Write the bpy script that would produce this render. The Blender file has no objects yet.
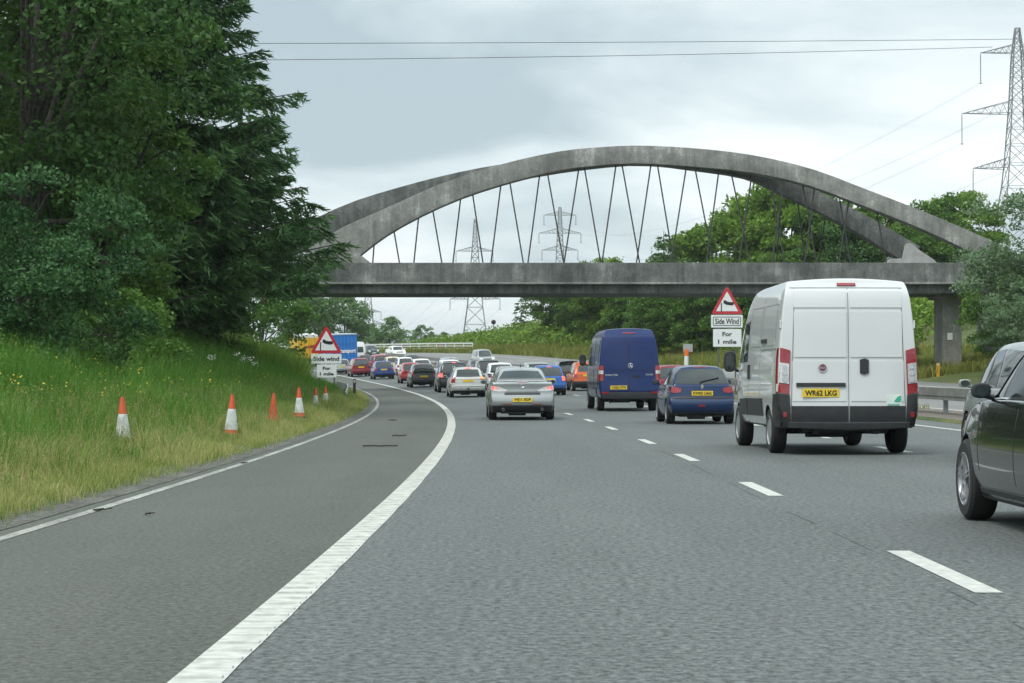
import bpy, bmesh, math, random
import numpy as np
from mathutils import Vector, Matrix
from mathutils.bvhtree import BVHTree

# ------------------------------------------------------------------ camera, sky, sun, exposure
S = bpy.context.scene
COL = S.collection
CAM_H = 1.114
FPX = 2000.0
cam_d = bpy.data.cameras.new('camera')
cam = bpy.data.objects.new('camera', cam_d); COL.objects.link(cam)
cam_d.sensor_width = 36; cam_d.lens = 36 * FPX / 1024
cam_d.clip_start = .1; cam_d.clip_end = 30000
cam.location = (0, 0, CAM_H)
cam.rotation_euler = (math.radians(90) + math.atan(40.5 / FPX), 0, 0)
S.camera = cam

SUN_EL, SUN_AZ = math.radians(56), math.radians(222)      # azimuth clockwise from +Y: behind and to the left
W = bpy.data.worlds.new("World"); S.world = W; W.use_nodes = True
nt = W.node_tree; nt.nodes.clear()
def wn(t, **k):
    n = nt.nodes.new(t)
    for a, b in k.items(): setattr(n, a, b)
    return n
out = wn('ShaderNodeOutputWorld'); bg = wn('ShaderNodeBackground'); bg.inputs[1].default_value = .1
sky = wn('ShaderNodeTexSky', sky_type='NISHITA', sun_disc=False, sun_elevation=SUN_EL, sun_rotation=SUN_AZ)
tc = wn('ShaderNodeTexCoord')
sep = wn('ShaderNodeSeparateXYZ'); nt.links.new(tc.outputs['Generated'], sep.inputs[0])
# cloud layer: direction projected on a high flat deck
zz = wn('ShaderNodeMath', operation='ADD'); nt.links.new(sep.outputs[2], zz.inputs[0]); zz.inputs[1].default_value = .22
zm = wn('ShaderNodeMath', operation='MAXIMUM'); nt.links.new(zz.outputs[0], zm.inputs[0]); zm.inputs[1].default_value = .12
dx = wn('ShaderNodeMath', operation='DIVIDE'); nt.links.new(sep.outputs[0], dx.inputs[0]); nt.links.new(zm.outputs[0], dx.inputs[1])
dy = wn('ShaderNodeMath', operation='DIVIDE'); nt.links.new(sep.outputs[1], dy.inputs[0]); nt.links.new(zm.outputs[0], dy.inputs[1])
cmb = wn('ShaderNodeCombineXYZ'); nt.links.new(dx.outputs[0], cmb.inputs[0]); nt.links.new(dy.outputs[0], cmb.inputs[1])
CLOUD_SHIFT = (18.24, 17.91, -4.43)
mp = wn('ShaderNodeMapping'); nt.links.new(cmb.outputs[0], mp.inputs[0]); mp.inputs['Location'].default_value = CLOUD_SHIFT
n1 = wn('ShaderNodeTexNoise'); n1.inputs['Scale'].default_value = 1.35; n1.inputs['Detail'].default_value = 7; n1.inputs['Roughness'].default_value = .52; n1.inputs['Distortion'].default_value = .35
nt.links.new(mp.outputs[0], n1.inputs['Vector'])
rmp = wn('ShaderNodeValToRGB'); nt.links.new(n1.outputs[0], rmp.inputs[0])
e = rmp.color_ramp.elements
e[0].position = .36; e[0].color = (4.5, 5.5, 6.0, 1)
e[1].position = .61; e[1].color = (10.6, 11.2, 11.2, 1)
m_ = e.new(.48); m_.color = (7.3, 8.3, 8.6, 1)
# an overcast sky is brighter overhead than near the horizon
el = wn('ShaderNodeMapRange'); nt.links.new(sep.outputs[2], el.inputs[0])
el.inputs[1].default_value = .2; el.inputs[2].default_value = 1; el.inputs[3].default_value = 1.0; el.inputs[4].default_value = 1.9
vm = wn('ShaderNodeVectorMath', operation='SCALE'); nt.links.new(rmp.outputs[0], vm.inputs[0]); nt.links.new(el.outputs[0], vm.inputs['Scale'])
mx = wn('ShaderNodeMix', data_type='RGBA'); mx.inputs[0].default_value = .9
nt.links.new(sky.outputs[0], mx.inputs[6]); nt.links.new(vm.outputs[0], mx.inputs[7])
nt.links.new(mx.outputs[2], bg.inputs[0]); nt.links.new(bg.outputs[0], out.inputs[0])

sd = bpy.data.lights.new('sun', 'SUN'); sd.energy = 2.1; sd.angle = math.radians(20); sd.color = (1, .96, .9)
sun = bpy.data.objects.new('sun', sd); COL.objects.link(sun)
sdir = Vector((math.sin(SUN_AZ) * math.cos(SUN_EL), math.cos(SUN_AZ) * math.cos(SUN_EL), math.sin(SUN_EL)))
sun.rotation_euler = sdir.to_track_quat('Z', 'Y').to_euler()
sun.location = sdir * 300

S.view_settings.view_transform = 'Standard'; S.view_settings.look = 'None'
S.view_settings.exposure = 0.2; S.view_settings.gamma = 1
S.render.engine = 'CYCLES'
S.cycles.use_denoising = True; S.cycles.denoising_prefilter = 'ACCURATE'
S.cycles.max_bounces = 6; S.cycles.diffuse_bounces = 3; S.cycles.glossy_bounces = 3
S.cycles.transmission_bounces = 3; S.cycles.transparent_max_bounces = 6; S.cycles.volume_bounces = 0
S.cycles.caustics_reflective = False; S.cycles.caustics_refractive = False

rnd = random.Random(7)

# ------------------------------------------------------------------ materials
MATS = {}
def base_mat(name):
    m = bpy.data.materials.new(name); m.use_nodes = True
    t = m.node_tree; p = t.nodes['Principled BSDF']
    return m, t, p
def plain(name, col, rough=.6, metal=0., coat=0., spec=.5, var=.08, scale=6., emit=None):
    """Principled with a little noise in colour and gloss so that no surface is uniform."""
    if name in MATS: return MATS[name]
    m, t, p = base_mat(name)
    c = t.nodes.new('ShaderNodeTexCoord')
    n = t.nodes.new('ShaderNodeTexNoise'); n.inputs['Scale'].default_value = scale; n.inputs['Detail'].default_value = 4
    t.links.new(c.outputs['Object'], n.inputs['Vector'])
    r = t.nodes.new('ShaderNodeValToRGB'); t.links.new(n.outputs[0], r.inputs[0])
    r.color_ramp.elements[0].position = .3; r.color_ramp.elements[1].position = .7
    r.color_ramp.elements[0].color = tuple(max(0, x * (1 - var)) for x in col) + (1,)
    r.color_ramp.elements[1].color = tuple(min(1, x * (1 + var)) for x in col) + (1,)
    t.links.new(r.outputs[0], p.inputs['Base Color'])
    mr = t.nodes.new('ShaderNodeMapRange'); t.links.new(n.outputs[0], mr.inputs[0])
    mr.inputs[3].default_value = rough * .85; mr.inputs[4].default_value = min(1, rough * 1.15)
    t.links.new(mr.outputs[0], p.inputs['Roughness'])
    p.inputs['Metallic'].default_value = metal
    p.inputs['Coat Weight'].default_value = coat; p.inputs['Coat Roughness'].default_value = .04
    p.inputs['Specular IOR Level'].default_value = spec
    if emit:
        p.inputs['Emission Color'].default_value = emit[:3] + (1,); p.inputs['Emission Strength'].default_value = emit[3]
    MATS[name] = m
    return m
def paint(name, col, metal=0., dirt=.35, coat=.35):
    """Car paint with a film of road dirt that thickens towards the sills."""
    if name in MATS: return MATS[name]
    m, t, p = base_mat(name)
    c = t.nodes.new('ShaderNodeTexCoord')
    n = t.nodes.new('ShaderNodeTexNoise'); n.inputs['Scale'].default_value = 3.5; n.inputs['Detail'].default_value = 6
    t.links.new(c.outputs['Object'], n.inputs['Vector'])
    sp = t.nodes.new('ShaderNodeSeparateXYZ'); t.links.new(c.outputs['Object'], sp.inputs[0])
    h = t.nodes.new('ShaderNodeMapRange'); t.links.new(sp.outputs[2], h.inputs[0])
    h.inputs[1].default_value = .15; h.inputs[2].default_value = .95; h.inputs[3].default_value = dirt; h.inputs[4].default_value = .04
    mu = t.nodes.new('ShaderNodeMath'); mu.operation = 'MULTIPLY'; t.links.new(n.outputs[0], mu.inputs[0]); t.links.new(h.outputs[0], mu.inputs[1])
    mx = t.nodes.new('ShaderNodeMix'); mx.data_type = 'RGBA'
    t.links.new(mu.outputs[0], mx.inputs[0]); mx.inputs[6].default_value = col + (1,); mx.inputs[7].default_value = (.11, .10, .085, 1)
    t.links.new(mx.outputs[2], p.inputs['Base Color'])
    r = t.nodes.new('ShaderNodeMapRange'); t.links.new(mu.outputs[0], r.inputs[0]); r.inputs[3].default_value = .20; r.inputs[4].default_value = .9
    t.links.new(r.outputs[0], p.inputs['Roughness'])
    p.inputs['Metallic'].default_value = metal
    p.inputs['Coat Weight'].default_value = coat; p.inputs['Coat Roughness'].default_value = .03; p.inputs['Specular IOR Level'].default_value = .35
    MATS[name] = m
    return m
def foliage(name, cols, rough=.55, trans=.3, noise=.35, spec=.25):
    """Leaf colours picked per leaf, with slow drifts through the crown; some light passes through."""
    if name in MATS: return MATS[name]
    m, t, p = base_mat(name)
    g = t.nodes.new('ShaderNodeNewGeometry')
    c = t.nodes.new('ShaderNodeTexCoord')
    n = t.nodes.new('ShaderNodeTexNoise'); n.inputs['Scale'].default_value = noise; n.inputs['Detail'].default_value = 3
    t.links.new(c.outputs['Object'], n.inputs['Vector'])
    ad = t.nodes.new('ShaderNodeMath'); ad.operation = 'MULTIPLY_ADD'
    t.links.new(g.outputs['Random Per Island'], ad.inputs[0]); ad.inputs[1].default_value = .55; 
    sc = t.nodes.new('ShaderNodeMapRange'); t.links.new(n.outputs[0], sc.inputs[0])
    sc.inputs[1].default_value = .3; sc.inputs[2].default_value = .7; sc.inputs[3].default_value = 0; sc.inputs[4].default_value = .45
    t.links.new(sc.outputs[0], ad.inputs[2])
    r = t.nodes.new('ShaderNodeValToRGB'); t.links.new(ad.outputs[0], r.inputs[0])
    el = r.color_ramp.elements
    k = len(cols)
    while len(el) < k: el.new(.5)
    for i, cc in enumerate(cols):
        el[i].position = i / (k - 1); el[i].color = cc + (1,)
    t.links.new(r.outputs[0], p.inputs['Base Color'])
    p.inputs['Roughness'].default_value = rough; p.inputs['Specular IOR Level'].default_value = spec
    tr = t.nodes.new('ShaderNodeBsdfTranslucent'); t.links.new(r.outputs[0], tr.inputs[0])
    ms = t.nodes.new('ShaderNodeMixShader'); ms.inputs[0].default_value = trans
    t.links.new(p.outputs[0], ms.inputs[1]); t.links.new(tr.outputs[0], ms.inputs[2])
    t.links.new(ms.outputs[0], t.nodes['Material Output'].inputs[0])
    MATS[name] = m
    return m
def ground_mat(name, c0, c1, c2=None, s1=.35, s2=40., rough=.9, bump=.3, spec=.3, stretch=1.):
    """World-space two-scale noise: slow patches times fine grain, with bump."""
    if name in MATS: return MATS[name]
    m, t, p = base_mat(name)
    c = t.nodes.new('ShaderNodeTexCoord')
    mpp = t.nodes.new('ShaderNodeMapping'); mpp.inputs['Scale'].default_value = (1, stretch, 1)
    t.links.new(c.outputs['Object'], mpp.inputs[0])
    a = t.nodes.new('ShaderNodeTexNoise'); a.inputs['Scale'].default_value = s1; a.inputs['Detail'].default_value = 5
    t.links.new(mpp.outputs[0], a.inputs['Vector'])
    b = t.nodes.new('ShaderNodeTexNoise'); b.inputs['Scale'].default_value = s2; b.inputs['Detail'].default_value = 4; b.inputs['Roughness'].default_value = .7
    t.links.new(c.outputs['Object'], b.inputs['Vector'])
    r = t.nodes.new('ShaderNodeValToRGB'); t.links.new(a.outputs[0], r.inputs[0])
    r.color_ramp.elements[0].position = .33; r.color_ramp.elements[1].position = .68
    r.color_ramp.elements[0].color = c0 + (1,); r.color_ramp.elements[1].color = c1 + (1,)
    mr = t.nodes.new('ShaderNodeMapRange'); t.links.new(b.outputs[0], mr.inputs[0])
    mr.inputs[1].default_value = .36; mr.inputs[2].default_value = .64; mr.inputs[3].default_value = .42; mr.inputs[4].default_value = 1.58
    v = t.nodes.new('ShaderNodeVectorMath'); v.operation = 'SCALE'; t.links.new(r.outputs[0], v.inputs[0]); t.links.new(mr.outputs[0], v.inputs['Scale'])
    t.links.new(v.outputs[0], p.inputs['Base Color'])
    p.inputs['Roughness'].default_value = rough; p.inputs['Specular IOR Level'].default_value = spec
    if bump:
        bp = t.nodes.new('ShaderNodeBump'); bp.inputs['Strength'].default_value = bump; bp.inputs['Distance'].default_value = .02
        t.links.new(b.outputs[0], bp.inputs['Height']); t.links.new(bp.outputs[0], p.inputs['Normal'])
    MATS[name] = m
    return m
def asphalt(name, c0, c1, grain=22., amp=.72, track=.05, lane=3.65):
    """Chip-seal: fine aggregate, long stains along the lane, polished wheel tracks and a few darker repairs. UV = (metres across, metres along)."""
    m, t, p = base_mat(name); L = t.links.new; N = t.nodes.new
    uv = N('ShaderNodeUVMap'); uv.uv_map = 'road'
    def noise(vec, sc, scale, det=4, ro=.6):
        mpp = N('ShaderNodeMapping'); mpp.inputs['Scale'].default_value = sc; L(vec, mpp.inputs[0])
        n = N('ShaderNodeTexNoise'); n.inputs['Scale'].default_value = scale; n.inputs['Detail'].default_value = det; n.inputs['Roughness'].default_value = ro
        L(mpp.outputs[0], n.inputs['Vector']); return n.outputs[0]
    def rng_(x, a, b, c, d):
        r = N('ShaderNodeMapRange'); L(x, r.inputs[0]); r.inputs[1].default_value = a; r.inputs[2].default_value = b; r.inputs[3].default_value = c; r.inputs[4].default_value = d; return r.outputs[0]
    def math_(op, a, b):
        n = N('ShaderNodeMath'); n.operation = op
        for i, x in enumerate((a, b)):
            if isinstance(x, (int, float)): n.inputs[i].default_value = x
            else: L(x, n.inputs[i])
        return n.outputs[0]
    big = noise(uv.outputs[0], (1, .09, 1), .55, 5); mid = noise(uv.outputs[0], (1, .35, 1), 1.9, 5); fine = noise(uv.outputs[0], (1, .8, 1), grain, 6, .82)
    pat = noise(uv.outputs[0], (.5, .045, 1), 1.3, 2)
    sp = N('ShaderNodeSeparateXYZ'); L(uv.outputs[0], sp.inputs[0])
    ph_ = math_('MULTIPLY', sp.outputs[0], 4 * math.pi / lane)              # two tracks a lane
    wob = math_('MULTIPLY', big, 1.6)
    sn = math_('COSINE', math_('ADD', ph_, wob), 0)
    tr = math_('ADD', 1.0, math_('MULTIPLY', sn, track))
    v = math_('MULTIPLY', tr, rng_(mid, .3, .7, .95, 1.05))
    v = math_('MULTIPLY', v, rng_(fine, .37, .63, 1 - amp, 1 + amp))
    v = math_('MULTIPLY', v, rng_(pat, .55, .70, 1.0, .93))
    r = N('ShaderNodeValToRGB'); L(big, r.inputs[0]); r.color_ramp.elements[0].position = .35; r.color_ramp.elements[1].position = .65
    r.color_ramp.elements[0].color = c0 + (1,); r.color_ramp.elements[1].color = c1 + (1,)
    vm_ = N('ShaderNodeVectorMath'); vm_.operation = 'SCALE'; L(r.outputs[0], vm_.inputs[0]); L(v, vm_.inputs['Scale'])
    L(vm_.outputs[0], p.inputs['Base Color'])
    L(rng_(sn, -1, 1, .72, .86), p.inputs['Roughness']); p.inputs['Specular IOR Level'].default_value = .3
    bp = N('ShaderNodeBump'); bp.inputs['Strength'].default_value = .5; bp.inputs['Distance'].default_value = .012; L(fine, bp.inputs['Height']); L(bp.outputs[0], p.inputs['Normal'])
    MATS[name] = m
    return m
def concrete(name, c0, c1):
    """Weathered concrete: blotches, pale bloom and vertical runs."""
    if name in MATS: return MATS[name]
    m, t, p = base_mat(name)
    c = t.nodes.new('ShaderNodeTexCoord')
    def noise(sc, scale, det=5):
        mpp = t.nodes.new('ShaderNodeMapping'); mpp.inputs['Scale'].default_value = sc; t.links.new(c.outputs['Object'], mpp.inputs[0])
        n = t.nodes.new('ShaderNodeTexNoise'); n.inputs['Scale'].default_value = scale; n.inputs['Detail'].default_value = det; n.inputs['Roughness'].default_value = .65
        t.links.new(mpp.outputs[0], n.inputs['Vector']); return n
    a = noise((1, 1, 1), .6, 7); b = noise((1, 1, .10), 3.2, 7); f = noise((1, 1, 1), 9, 5)
    ad = t.nodes.new('ShaderNodeMath'); ad.operation = 'MULTIPLY_ADD'; t.links.new(b.outputs[0], ad.inputs[0]); ad.inputs[1].default_value = .6; t.links.new(a.outputs[0], ad.inputs[2])
    a2 = t.nodes.new('ShaderNodeMath'); a2.operation = 'MULTIPLY_ADD'; t.links.new(f.outputs[0], a2.inputs[0]); a2.inputs[1].default_value = .5; t.links.new(ad.outputs[0], a2.inputs[2])
    r = t.nodes.new('ShaderNodeValToRGB'); 
    mr = t.nodes.new('ShaderNodeMapRange'); t.links.new(a2.outputs[0], mr.inputs[0]); mr.inputs[1].default_value = .80; mr.inputs[2].default_value = 1.30
    t.links.new(mr.outputs[0], r.inputs[0])
    r.color_ramp.elements[0].color = c0 + (1,); r.color_ramp.elements[0].position = .15
    r.color_ramp.elements[1].color = c1 + (1,); r.color_ramp.elements[1].position = .7
    x = r.color_ramp.elements.new(.93); x.color = tuple(min(1, q * 1.6) for q in c1) + (1,)
    t.links.new(r.outputs[0], p.inputs['Base Color'])
    p.inputs['Roughness'].default_value = .9; p.inputs['Specular IOR Level'].default_value = .25
    bp = t.nodes.new('ShaderNodeBump'); bp.inputs['Strength'].default_value = .3; bp.inputs['Distance'].default_value = .05
    t.links.new(a2.outputs[0], bp.inputs['Height']); t.links.new(bp.outputs[0], p.inputs['Normal'])
    MATS[name] = m
    return m

M_GLASS = plain('window_glass', (.018, .028, .028), .05, 0, .6, .5, .25, 2)
M_PLASTIC = plain('black_plastic', (.022, .024, .026), .5, var=.25)
M_GREYPL = plain('grey_plastic', (.045, .048, .052), .55, var=.2)
M_TYRE = plain('tyre_rubber', (.016, .016, .017), .8, var=.3)
M_RIM = plain('alloy_wheel', (.42, .43, .45), .32, .8, var=.15)
M_DRIM = plain('dark_alloy', (.16, .17, .18), .3, .8, var=.15)
M_RED = plain('tail_lamp_red', (.26, .012, .018), .12, 0, 1, var=.25, scale=30)
M_REDLIT = plain('tail_lamp_lit', (.6, .06, .04), .15, 0, 1, emit=(1, .16, .12, .9))
M_CLEAR = plain('lamp_clear', (.62, .6, .6), .1, .3, 1, var=.25, scale=25)
M_AMBER = plain('lamp_amber', (.75, .26, .03), .12, 0, 1, var=.2)
M_AMBERLIT = plain('lamp_amber_lit', (.75, .26, .03), .12, 0, 1, emit=(1, .4, .05, .8))
M_CHROME = plain('chrome', (.7, .72, .74), .15, 1)
M_PLATE_Y = plain('plate_yellow', (.72, .52, .03), .45)
M_PLATE_W = plain('plate_white', (.75, .75, .72), .45)
M_INK = plain('black_ink', (.012, .012, .014), .5)
M_WHITEINK = plain('white_lettering', (.75, .76, .78), .5)
M_STEEL = plain('galvanised_steel', (.33, .35, .36), .5, .6, var=.2)
M_LATTICE = plain('pylon_steel', (.20, .21, .22), .6, .3, var=.15)

# ------------------------------------------------------------------ helpers
def link(o, parent=None):
    COL.objects.link(o)
    if parent is not None: o.parent = parent
    return o
def tag(o, label=None, cat=None, group=None, kind=None):
    if label: o['label'] = label
    if cat: o['category'] = cat
    if group: o['group'] = group
    if kind: o['kind'] = kind
    return o
def empty(name, loc=(0, 0, 0), rot=(0, 0, 0), label=None, cat=None, group=None):
    o = bpy.data.objects.new(name, None); o.location = loc; o.rotation_euler = rot
    o.empty_display_size = .3
    return tag(link(o), label, cat, group)
def fast_mesh(name, V, F, mats, parent=None, smooth=False, mi=None):
    """V (n,3), F (m,k) arrays of equal-sized polygons."""
    V = np.asarray(V, np.float32); F = np.asarray(F, np.int32)
    me = bpy.data.meshes.new(name)
    me.vertices.add(len(V)); me.vertices.foreach_set('co', V.ravel())
    k = F.shape[1]
    me.loops.add(F.size); me.loops.foreach_set('vertex_index', F.ravel())
    me.polygons.add(len(F)); me.polygons.foreach_set('loop_start', np.arange(0, F.size, k, dtype=np.int32))
    if mi is not None: me.polygons.foreach_set('material_index', np.asarray(mi, np.int32))
    me.update(calc_edges=True); me.validate()
    if smooth: me.polygons.foreach_set('use_smooth', np.ones(len(me.polygons), bool))
    for m in (mats if isinstance(mats, (list, tuple)) else [mats]): me.materials.append(m)
    o = bpy.data.objects.new(name, me)
    return link(o, parent)
class MB:
    """Collects simple solids into one mesh."""
    def __init__(s): s.v = []; s.f = []; s.m = []
    def add(s, vs, fs, m=0):
        o = len(s.v); s.v += [tuple(v) for v in vs]; s.f += [tuple(i + o for i in f) for f in fs]; s.m += [m] * len(fs); return s
    def box(s, c, d, m=0, rot=None):
        hx, hy, hz = d[0] / 2, d[1] / 2, d[2] / 2
        vs = [Vector((x * hx, y * hy, z * hz)) for z in (-1, 1) for y in (-1, 1) for x in (-1, 1)]
        if rot is not None: vs = [rot @ v for v in vs]
        vs = [v + Vector(c) for v in vs]
        return s.add(vs, [(0, 2, 3, 1), (4, 5, 7, 6), (0, 1, 5, 4), (2, 6, 7, 3), (0, 4, 6, 2), (1, 3, 7, 5)], m)
    def bar(s, a, b, r, n=4, r2=None, m=0, phase=.785):
        a, b = Vector(a), Vector(b); d = b - a
        if d.length < 1e-6: return s
        q = d.to_track_quat('Z', 'Y'); r2 = r if r2 is None else r2
        vs = []
        for p, rr in ((a, r), (b, r2)):
            for i in range(n):
                t = 2 * math.pi * i / n + phase
                vs.append(p + q @ Vector((math.cos(t) * rr, math.sin(t) * rr, 0)))
        fs = [(i, (i + 1) % n, n + (i + 1) % n, n + i) for i in range(n)] + [tuple(range(n))[::-1], tuple(range(n, 2 * n))]
        return s.add(vs, fs, m)
    def lathe(s, prof, n=20, axis='z', c=(0, 0, 0), m=0, close=False):
        vs = []; k = len(prof)
        for i in range(n):
            t = 2 * math.pi * i / n; ca, sa = math.cos(t), math.sin(t)
            for r, h in prof:
                if axis == 'z': p = (r * ca, r * sa, h)
                else: p = (h, r * ca, r * sa)
                vs.append((p[0] + c[0], p[1] + c[1], p[2] + c[2]))
        fs = []
        rng = k if close else k - 1
        for i in range(n):
            j = (i + 1) % n
            for q in range(rng):
                q2 = (q + 1) % k
                fs.append((i * k + q, j * k + q, j * k + q2, i * k + q2))
        return s.add(vs, fs, m)
    def sweep(s, pts, half, m=0):
        """rectangular section (half = list of (hw across x-ish normal, hh)) along pts; frames given as (pt, right, up)."""
        vs = []
        for (p, rt, up), (hw, hh) in zip(pts, half):
            for a, b in ((-1, -1), (1, -1), (1, 1), (-1, 1)):
                vs.append(p + rt * hw * a + up * hh * b)
        n = len(pts); fs = []
        for i in range(n - 1):
            for q in range(4):
                fs.append((i * 4 + q, i * 4 + (q + 1) % 4, i * 4 + 4 + (q + 1) % 4, i * 4 + 4 + q))
        fs += [(3, 2, 1, 0), (n * 4 - 4, n * 4 - 3, n * 4 - 2, n * 4 - 1)]
        return s.add(vs, fs, m)
    def prism(s, poly, y0, y1, m=0):
        """poly in (x,z) extruded along y"""
        n = len(poly)
        vs = [(x, y0, z) for x, z in poly] + [(x, y1, z) for x, z in poly]
        fs = [tuple(range(n)), tuple(range(n, 2 * n))[::-1]] + [(i, n + i, n + (i + 1) % n, (i + 1) % n) for i in range(n)]
        return s.add(vs, fs, m)
    def build(s, name, mats, parent=None, smooth=False, bevel=0, fix=True):
        me = bpy.data.meshes.new(name)
        me.from_pydata([tuple(v) for v in s.v], [], s.f)
        for m in (mats if isinstance(mats, (list, tuple)) else [mats]): me.materials.append(m)
        me.polygons.foreach_set('material_index', np.array(s.m, np.int32))
        if fix or bevel:
            bm = bmesh.new(); bm.from_mesh(me)
            bmesh.ops.recalc_face_normals(bm, faces=bm.faces)
            if bevel: bmesh.ops.bevel(bm, geom=list(bm.edges), offset=bevel, segments=2, affect='EDGES', profile=.6, clamp_overlap=True)
            bm.to_mesh(me); bm.free()
        if smooth:
            me.polygons.foreach_set('use_smooth', np.ones(len(me.polygons), bool)); me.set_sharp_from_angle(angle=math.radians(40))
        o = bpy.data.objects.new(name, me)
        return link(o, parent)
def lerp(a, b, t): return a + (b - a) * t
def ip(x, xs, ys): return float(np.interp(x, xs, ys))
def text_mesh(name, s, size, mat, parent, loc, rot, width=None, ex=.002, bold=.0):
    """Lettering as a mesh, centred on loc."""
    c = bpy.data.curves.new(name, 'FONT'); c.body = s; c.size = size; c.extrude = ex; c.offset = bold
    c.align_x = 'CENTER'; c.align_y = 'CENTER'; c.resolution_u = 3
    t = bpy.data.objects.new(name, c); COL.objects.link(t)
    dg = bpy.context.evaluated_depsgraph_get()
    me = bpy.data.meshes.new_from_object(t.evaluated_get(dg))
    bpy.data.objects.remove(t)
    v = np.empty(len(me.vertices) * 3, np.float32); me.vertices.foreach_get('co', v); v = v.reshape(-1, 3)
    if len(v):
        v[:, :2] -= (v[:, :2].max(0) + v[:, :2].min(0)) / 2
        if width: v[:, 0] *= width / max(1e-6, np.ptp(v[:, 0]))
        me.vertices.foreach_set('co', v.ravel())
    me.materials.clear(); me.materials.append(mat)
    o = bpy.data.objects.new(name, me); o.location = loc; o.rotation_euler = rot
    return link(o, parent)

# ------------------------------------------------------------------ road alignment: d = metres ahead, s = metres right of the left edge line
Q2, Q3 = 1.84e-5, 1.75e-7
def XL(d):
    d = np.asarray(d, float); c = np.clip(d, -60, 320)
    x = -1.289 + .019 * c - 4.44e-4 * c ** 2 - 5.09e-7 * np.maximum(c, 0) ** 3
    return x + np.maximum(d - 320, 0) * (.019 - 2 * 4.44e-4 * 320 - 3 * 5.09e-7 * 320 ** 2)
_zd = np.arange(-100, 8001, 1.0)
_sl = np.where(_zd < 0, 0, np.where(_zd < 225, 2 * Q2 * _zd + 3 * Q3 * _zd ** 2, 0))
_sl = np.where(_zd >= 225, np.interp(_zd, [225, 262, 300, 400, 520, 9000], [.0348, .020, .012, .008, .0, 0]), _sl)
_zz = np.cumsum(_sl); _zz -= _zz[100]
def zL(d): return np.interp(d, _zd, _zz)
def cant(d): return .031 * np.clip((np.asarray(d, float) - 40) / 110, 0, 1)
def road_z(d, s): return zL(d) + cant(d) * np.clip(s, -12, 30)
def rp(d, s, z=0.): return Vector((float(XL(d)) + s, d, float(road_z(d, s)) + z))
def dXL(d): return float((XL(d + .5) - XL(d - .5)))
def road_rot(d, s=0., flip=False):
    f = Vector((dXL(d), 1, float(road_z(d + 1, s) - road_z(d - 1, s)) / 2)).normalized()
    r = Vector((1, 0, float(cant(d)))); r = (r - f * r.dot(f)).normalized()
    u = r.cross(f)
    if flip: f, r = -f, -r
    return Matrix((r, f, u)).transposed().to_euler()
def prof(s, d):
    s = np.asarray(s, float); d = np.asarray(d, float)
    bl = np.interp(d, [30, 55, 72, 86, 100, 118, 200], [1, 1.05, 1.4, 1.6, 1.25, .5, .42])
    L = -s - 3.0
    left = bl * np.interp(L, [0, .35, 1.2, 2.5, 6.5, 10, 14, 40, 400], [0, .05, .12, .30, 1.25, 2.1, 2.6, 3.2, 5])
    rb = np.interp(d, [60, 250, 330], [1, 1, .2])
    right = rb * np.interp(s - 29.5, [0, .8, 3, 8, 20, 40, 100, 500], [0, .10, .4, .9, 4.8, 7.2, 8, 10])
    res = np.interp(s, [12.3, 12.5, 15.0, 15.2], [0, .07, .07, 0])
    base = np.where((s > -3.0) & (s < 12.3), -.06, 0) + np.where((s > 15.2) & (s < 29.4), -.06, 0)
    return np.where(L > 0, left, 0) + np.where(s > 29.5, right, 0) + base + np.where((s >= 12.3) & (s <= 15.2), res, 0)
def ground_z(d, s): return float(road_z(d, s) + prof(s, d))
def gp(d, s): return Vector((float(XL(d)) + s, d, ground_z(d, s)))
def px(x, d): return (x - 512) / FPX * d                 # world X of a picture column at distance d
def s_of(x, d): return float(px(x, d) - XL(d))

# ------------------------------------------------------------------ terrain and carriageways
def strip_sheet(name, dd, ss, zf, mat, kind='structure', smooth=True):
    V = []; 
    for d in dd:
        for s in ss: V.append((float(XL(d)) + s, d, zf(d, s)))
    n = len(ss); F = []
    for i in range(len(dd) - 1):
        for j in range(n - 1): F.append((i * n + j, i * n + j + 1, (i + 1) * n + j + 1, (i + 1) * n + j))
    o = fast_mesh(name, V, F, mat, smooth=smooth)
    uvl = o.data.uv_layers.new(name='road'); P = np.array([(s, d) for d in dd for s in ss], np.float32)
    ix = np.empty(len(o.data.loops), np.int32); o.data.loops.foreach_get('vertex_index', ix); uvl.data.foreach_set('uv', P[ix].ravel())
    return tag(o, kind=kind)
gd = np.concatenate([np.arange(-60, 340, 4.0), np.array([350, 370, 400, 450, 520, 620, 800, 1100, 1600, 2600, 4200, 7600])])
gs = np.array([-5900, -3000, -1200, -500, -200, -100, -60, -43, -35, -28, -22, -17, -15, -13, -11.5, -9.5, -8, -7, -6, -5.5, -5, -4.2, -3.6, -3.35, -3.0, -2.98,
               4, 12.29, 12.31, 12.5, 13.7, 15.0, 15.19, 15.21, 22, 29.39, 29.41, 29.5, 30.3, 32.5, 35, 37.5, 41, 45, 49.5, 55, 62, 70, 85, 105, 130, 200, 330, 600, 1200, 3000, 5900])
M_EARTH = ground_mat('earth_and_turf', (.045, .075, .018), (.11, .12, .035), s1=.25, s2=9, bump=.6)
strip_sheet('ground', gd, gs, lambda d, s: ground_z(d, s), M_EARTH)
rd = np.concatenate([np.arange(-40, 340, 4.0), np.array([350, 380, 430, 500])])
M_ROAD = asphalt('asphalt_lane', (.088, .101, .098), (.105, .118, .114))
M_SHLD = asphalt('asphalt_shoulder', (.070, .079, .068), (.088, .097, .084), grain=26, amp=.5, track=.03, lane=6.)
M_FAR = asphalt('asphalt_far', (.15, .155, .15), (.19, .195, .19), amp=.25)
strip_sheet('road', rd, [-.10, 3.65, 7.3, 11, 12.32], lambda d, s: float(road_z(d, s)), M_ROAD)
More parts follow.
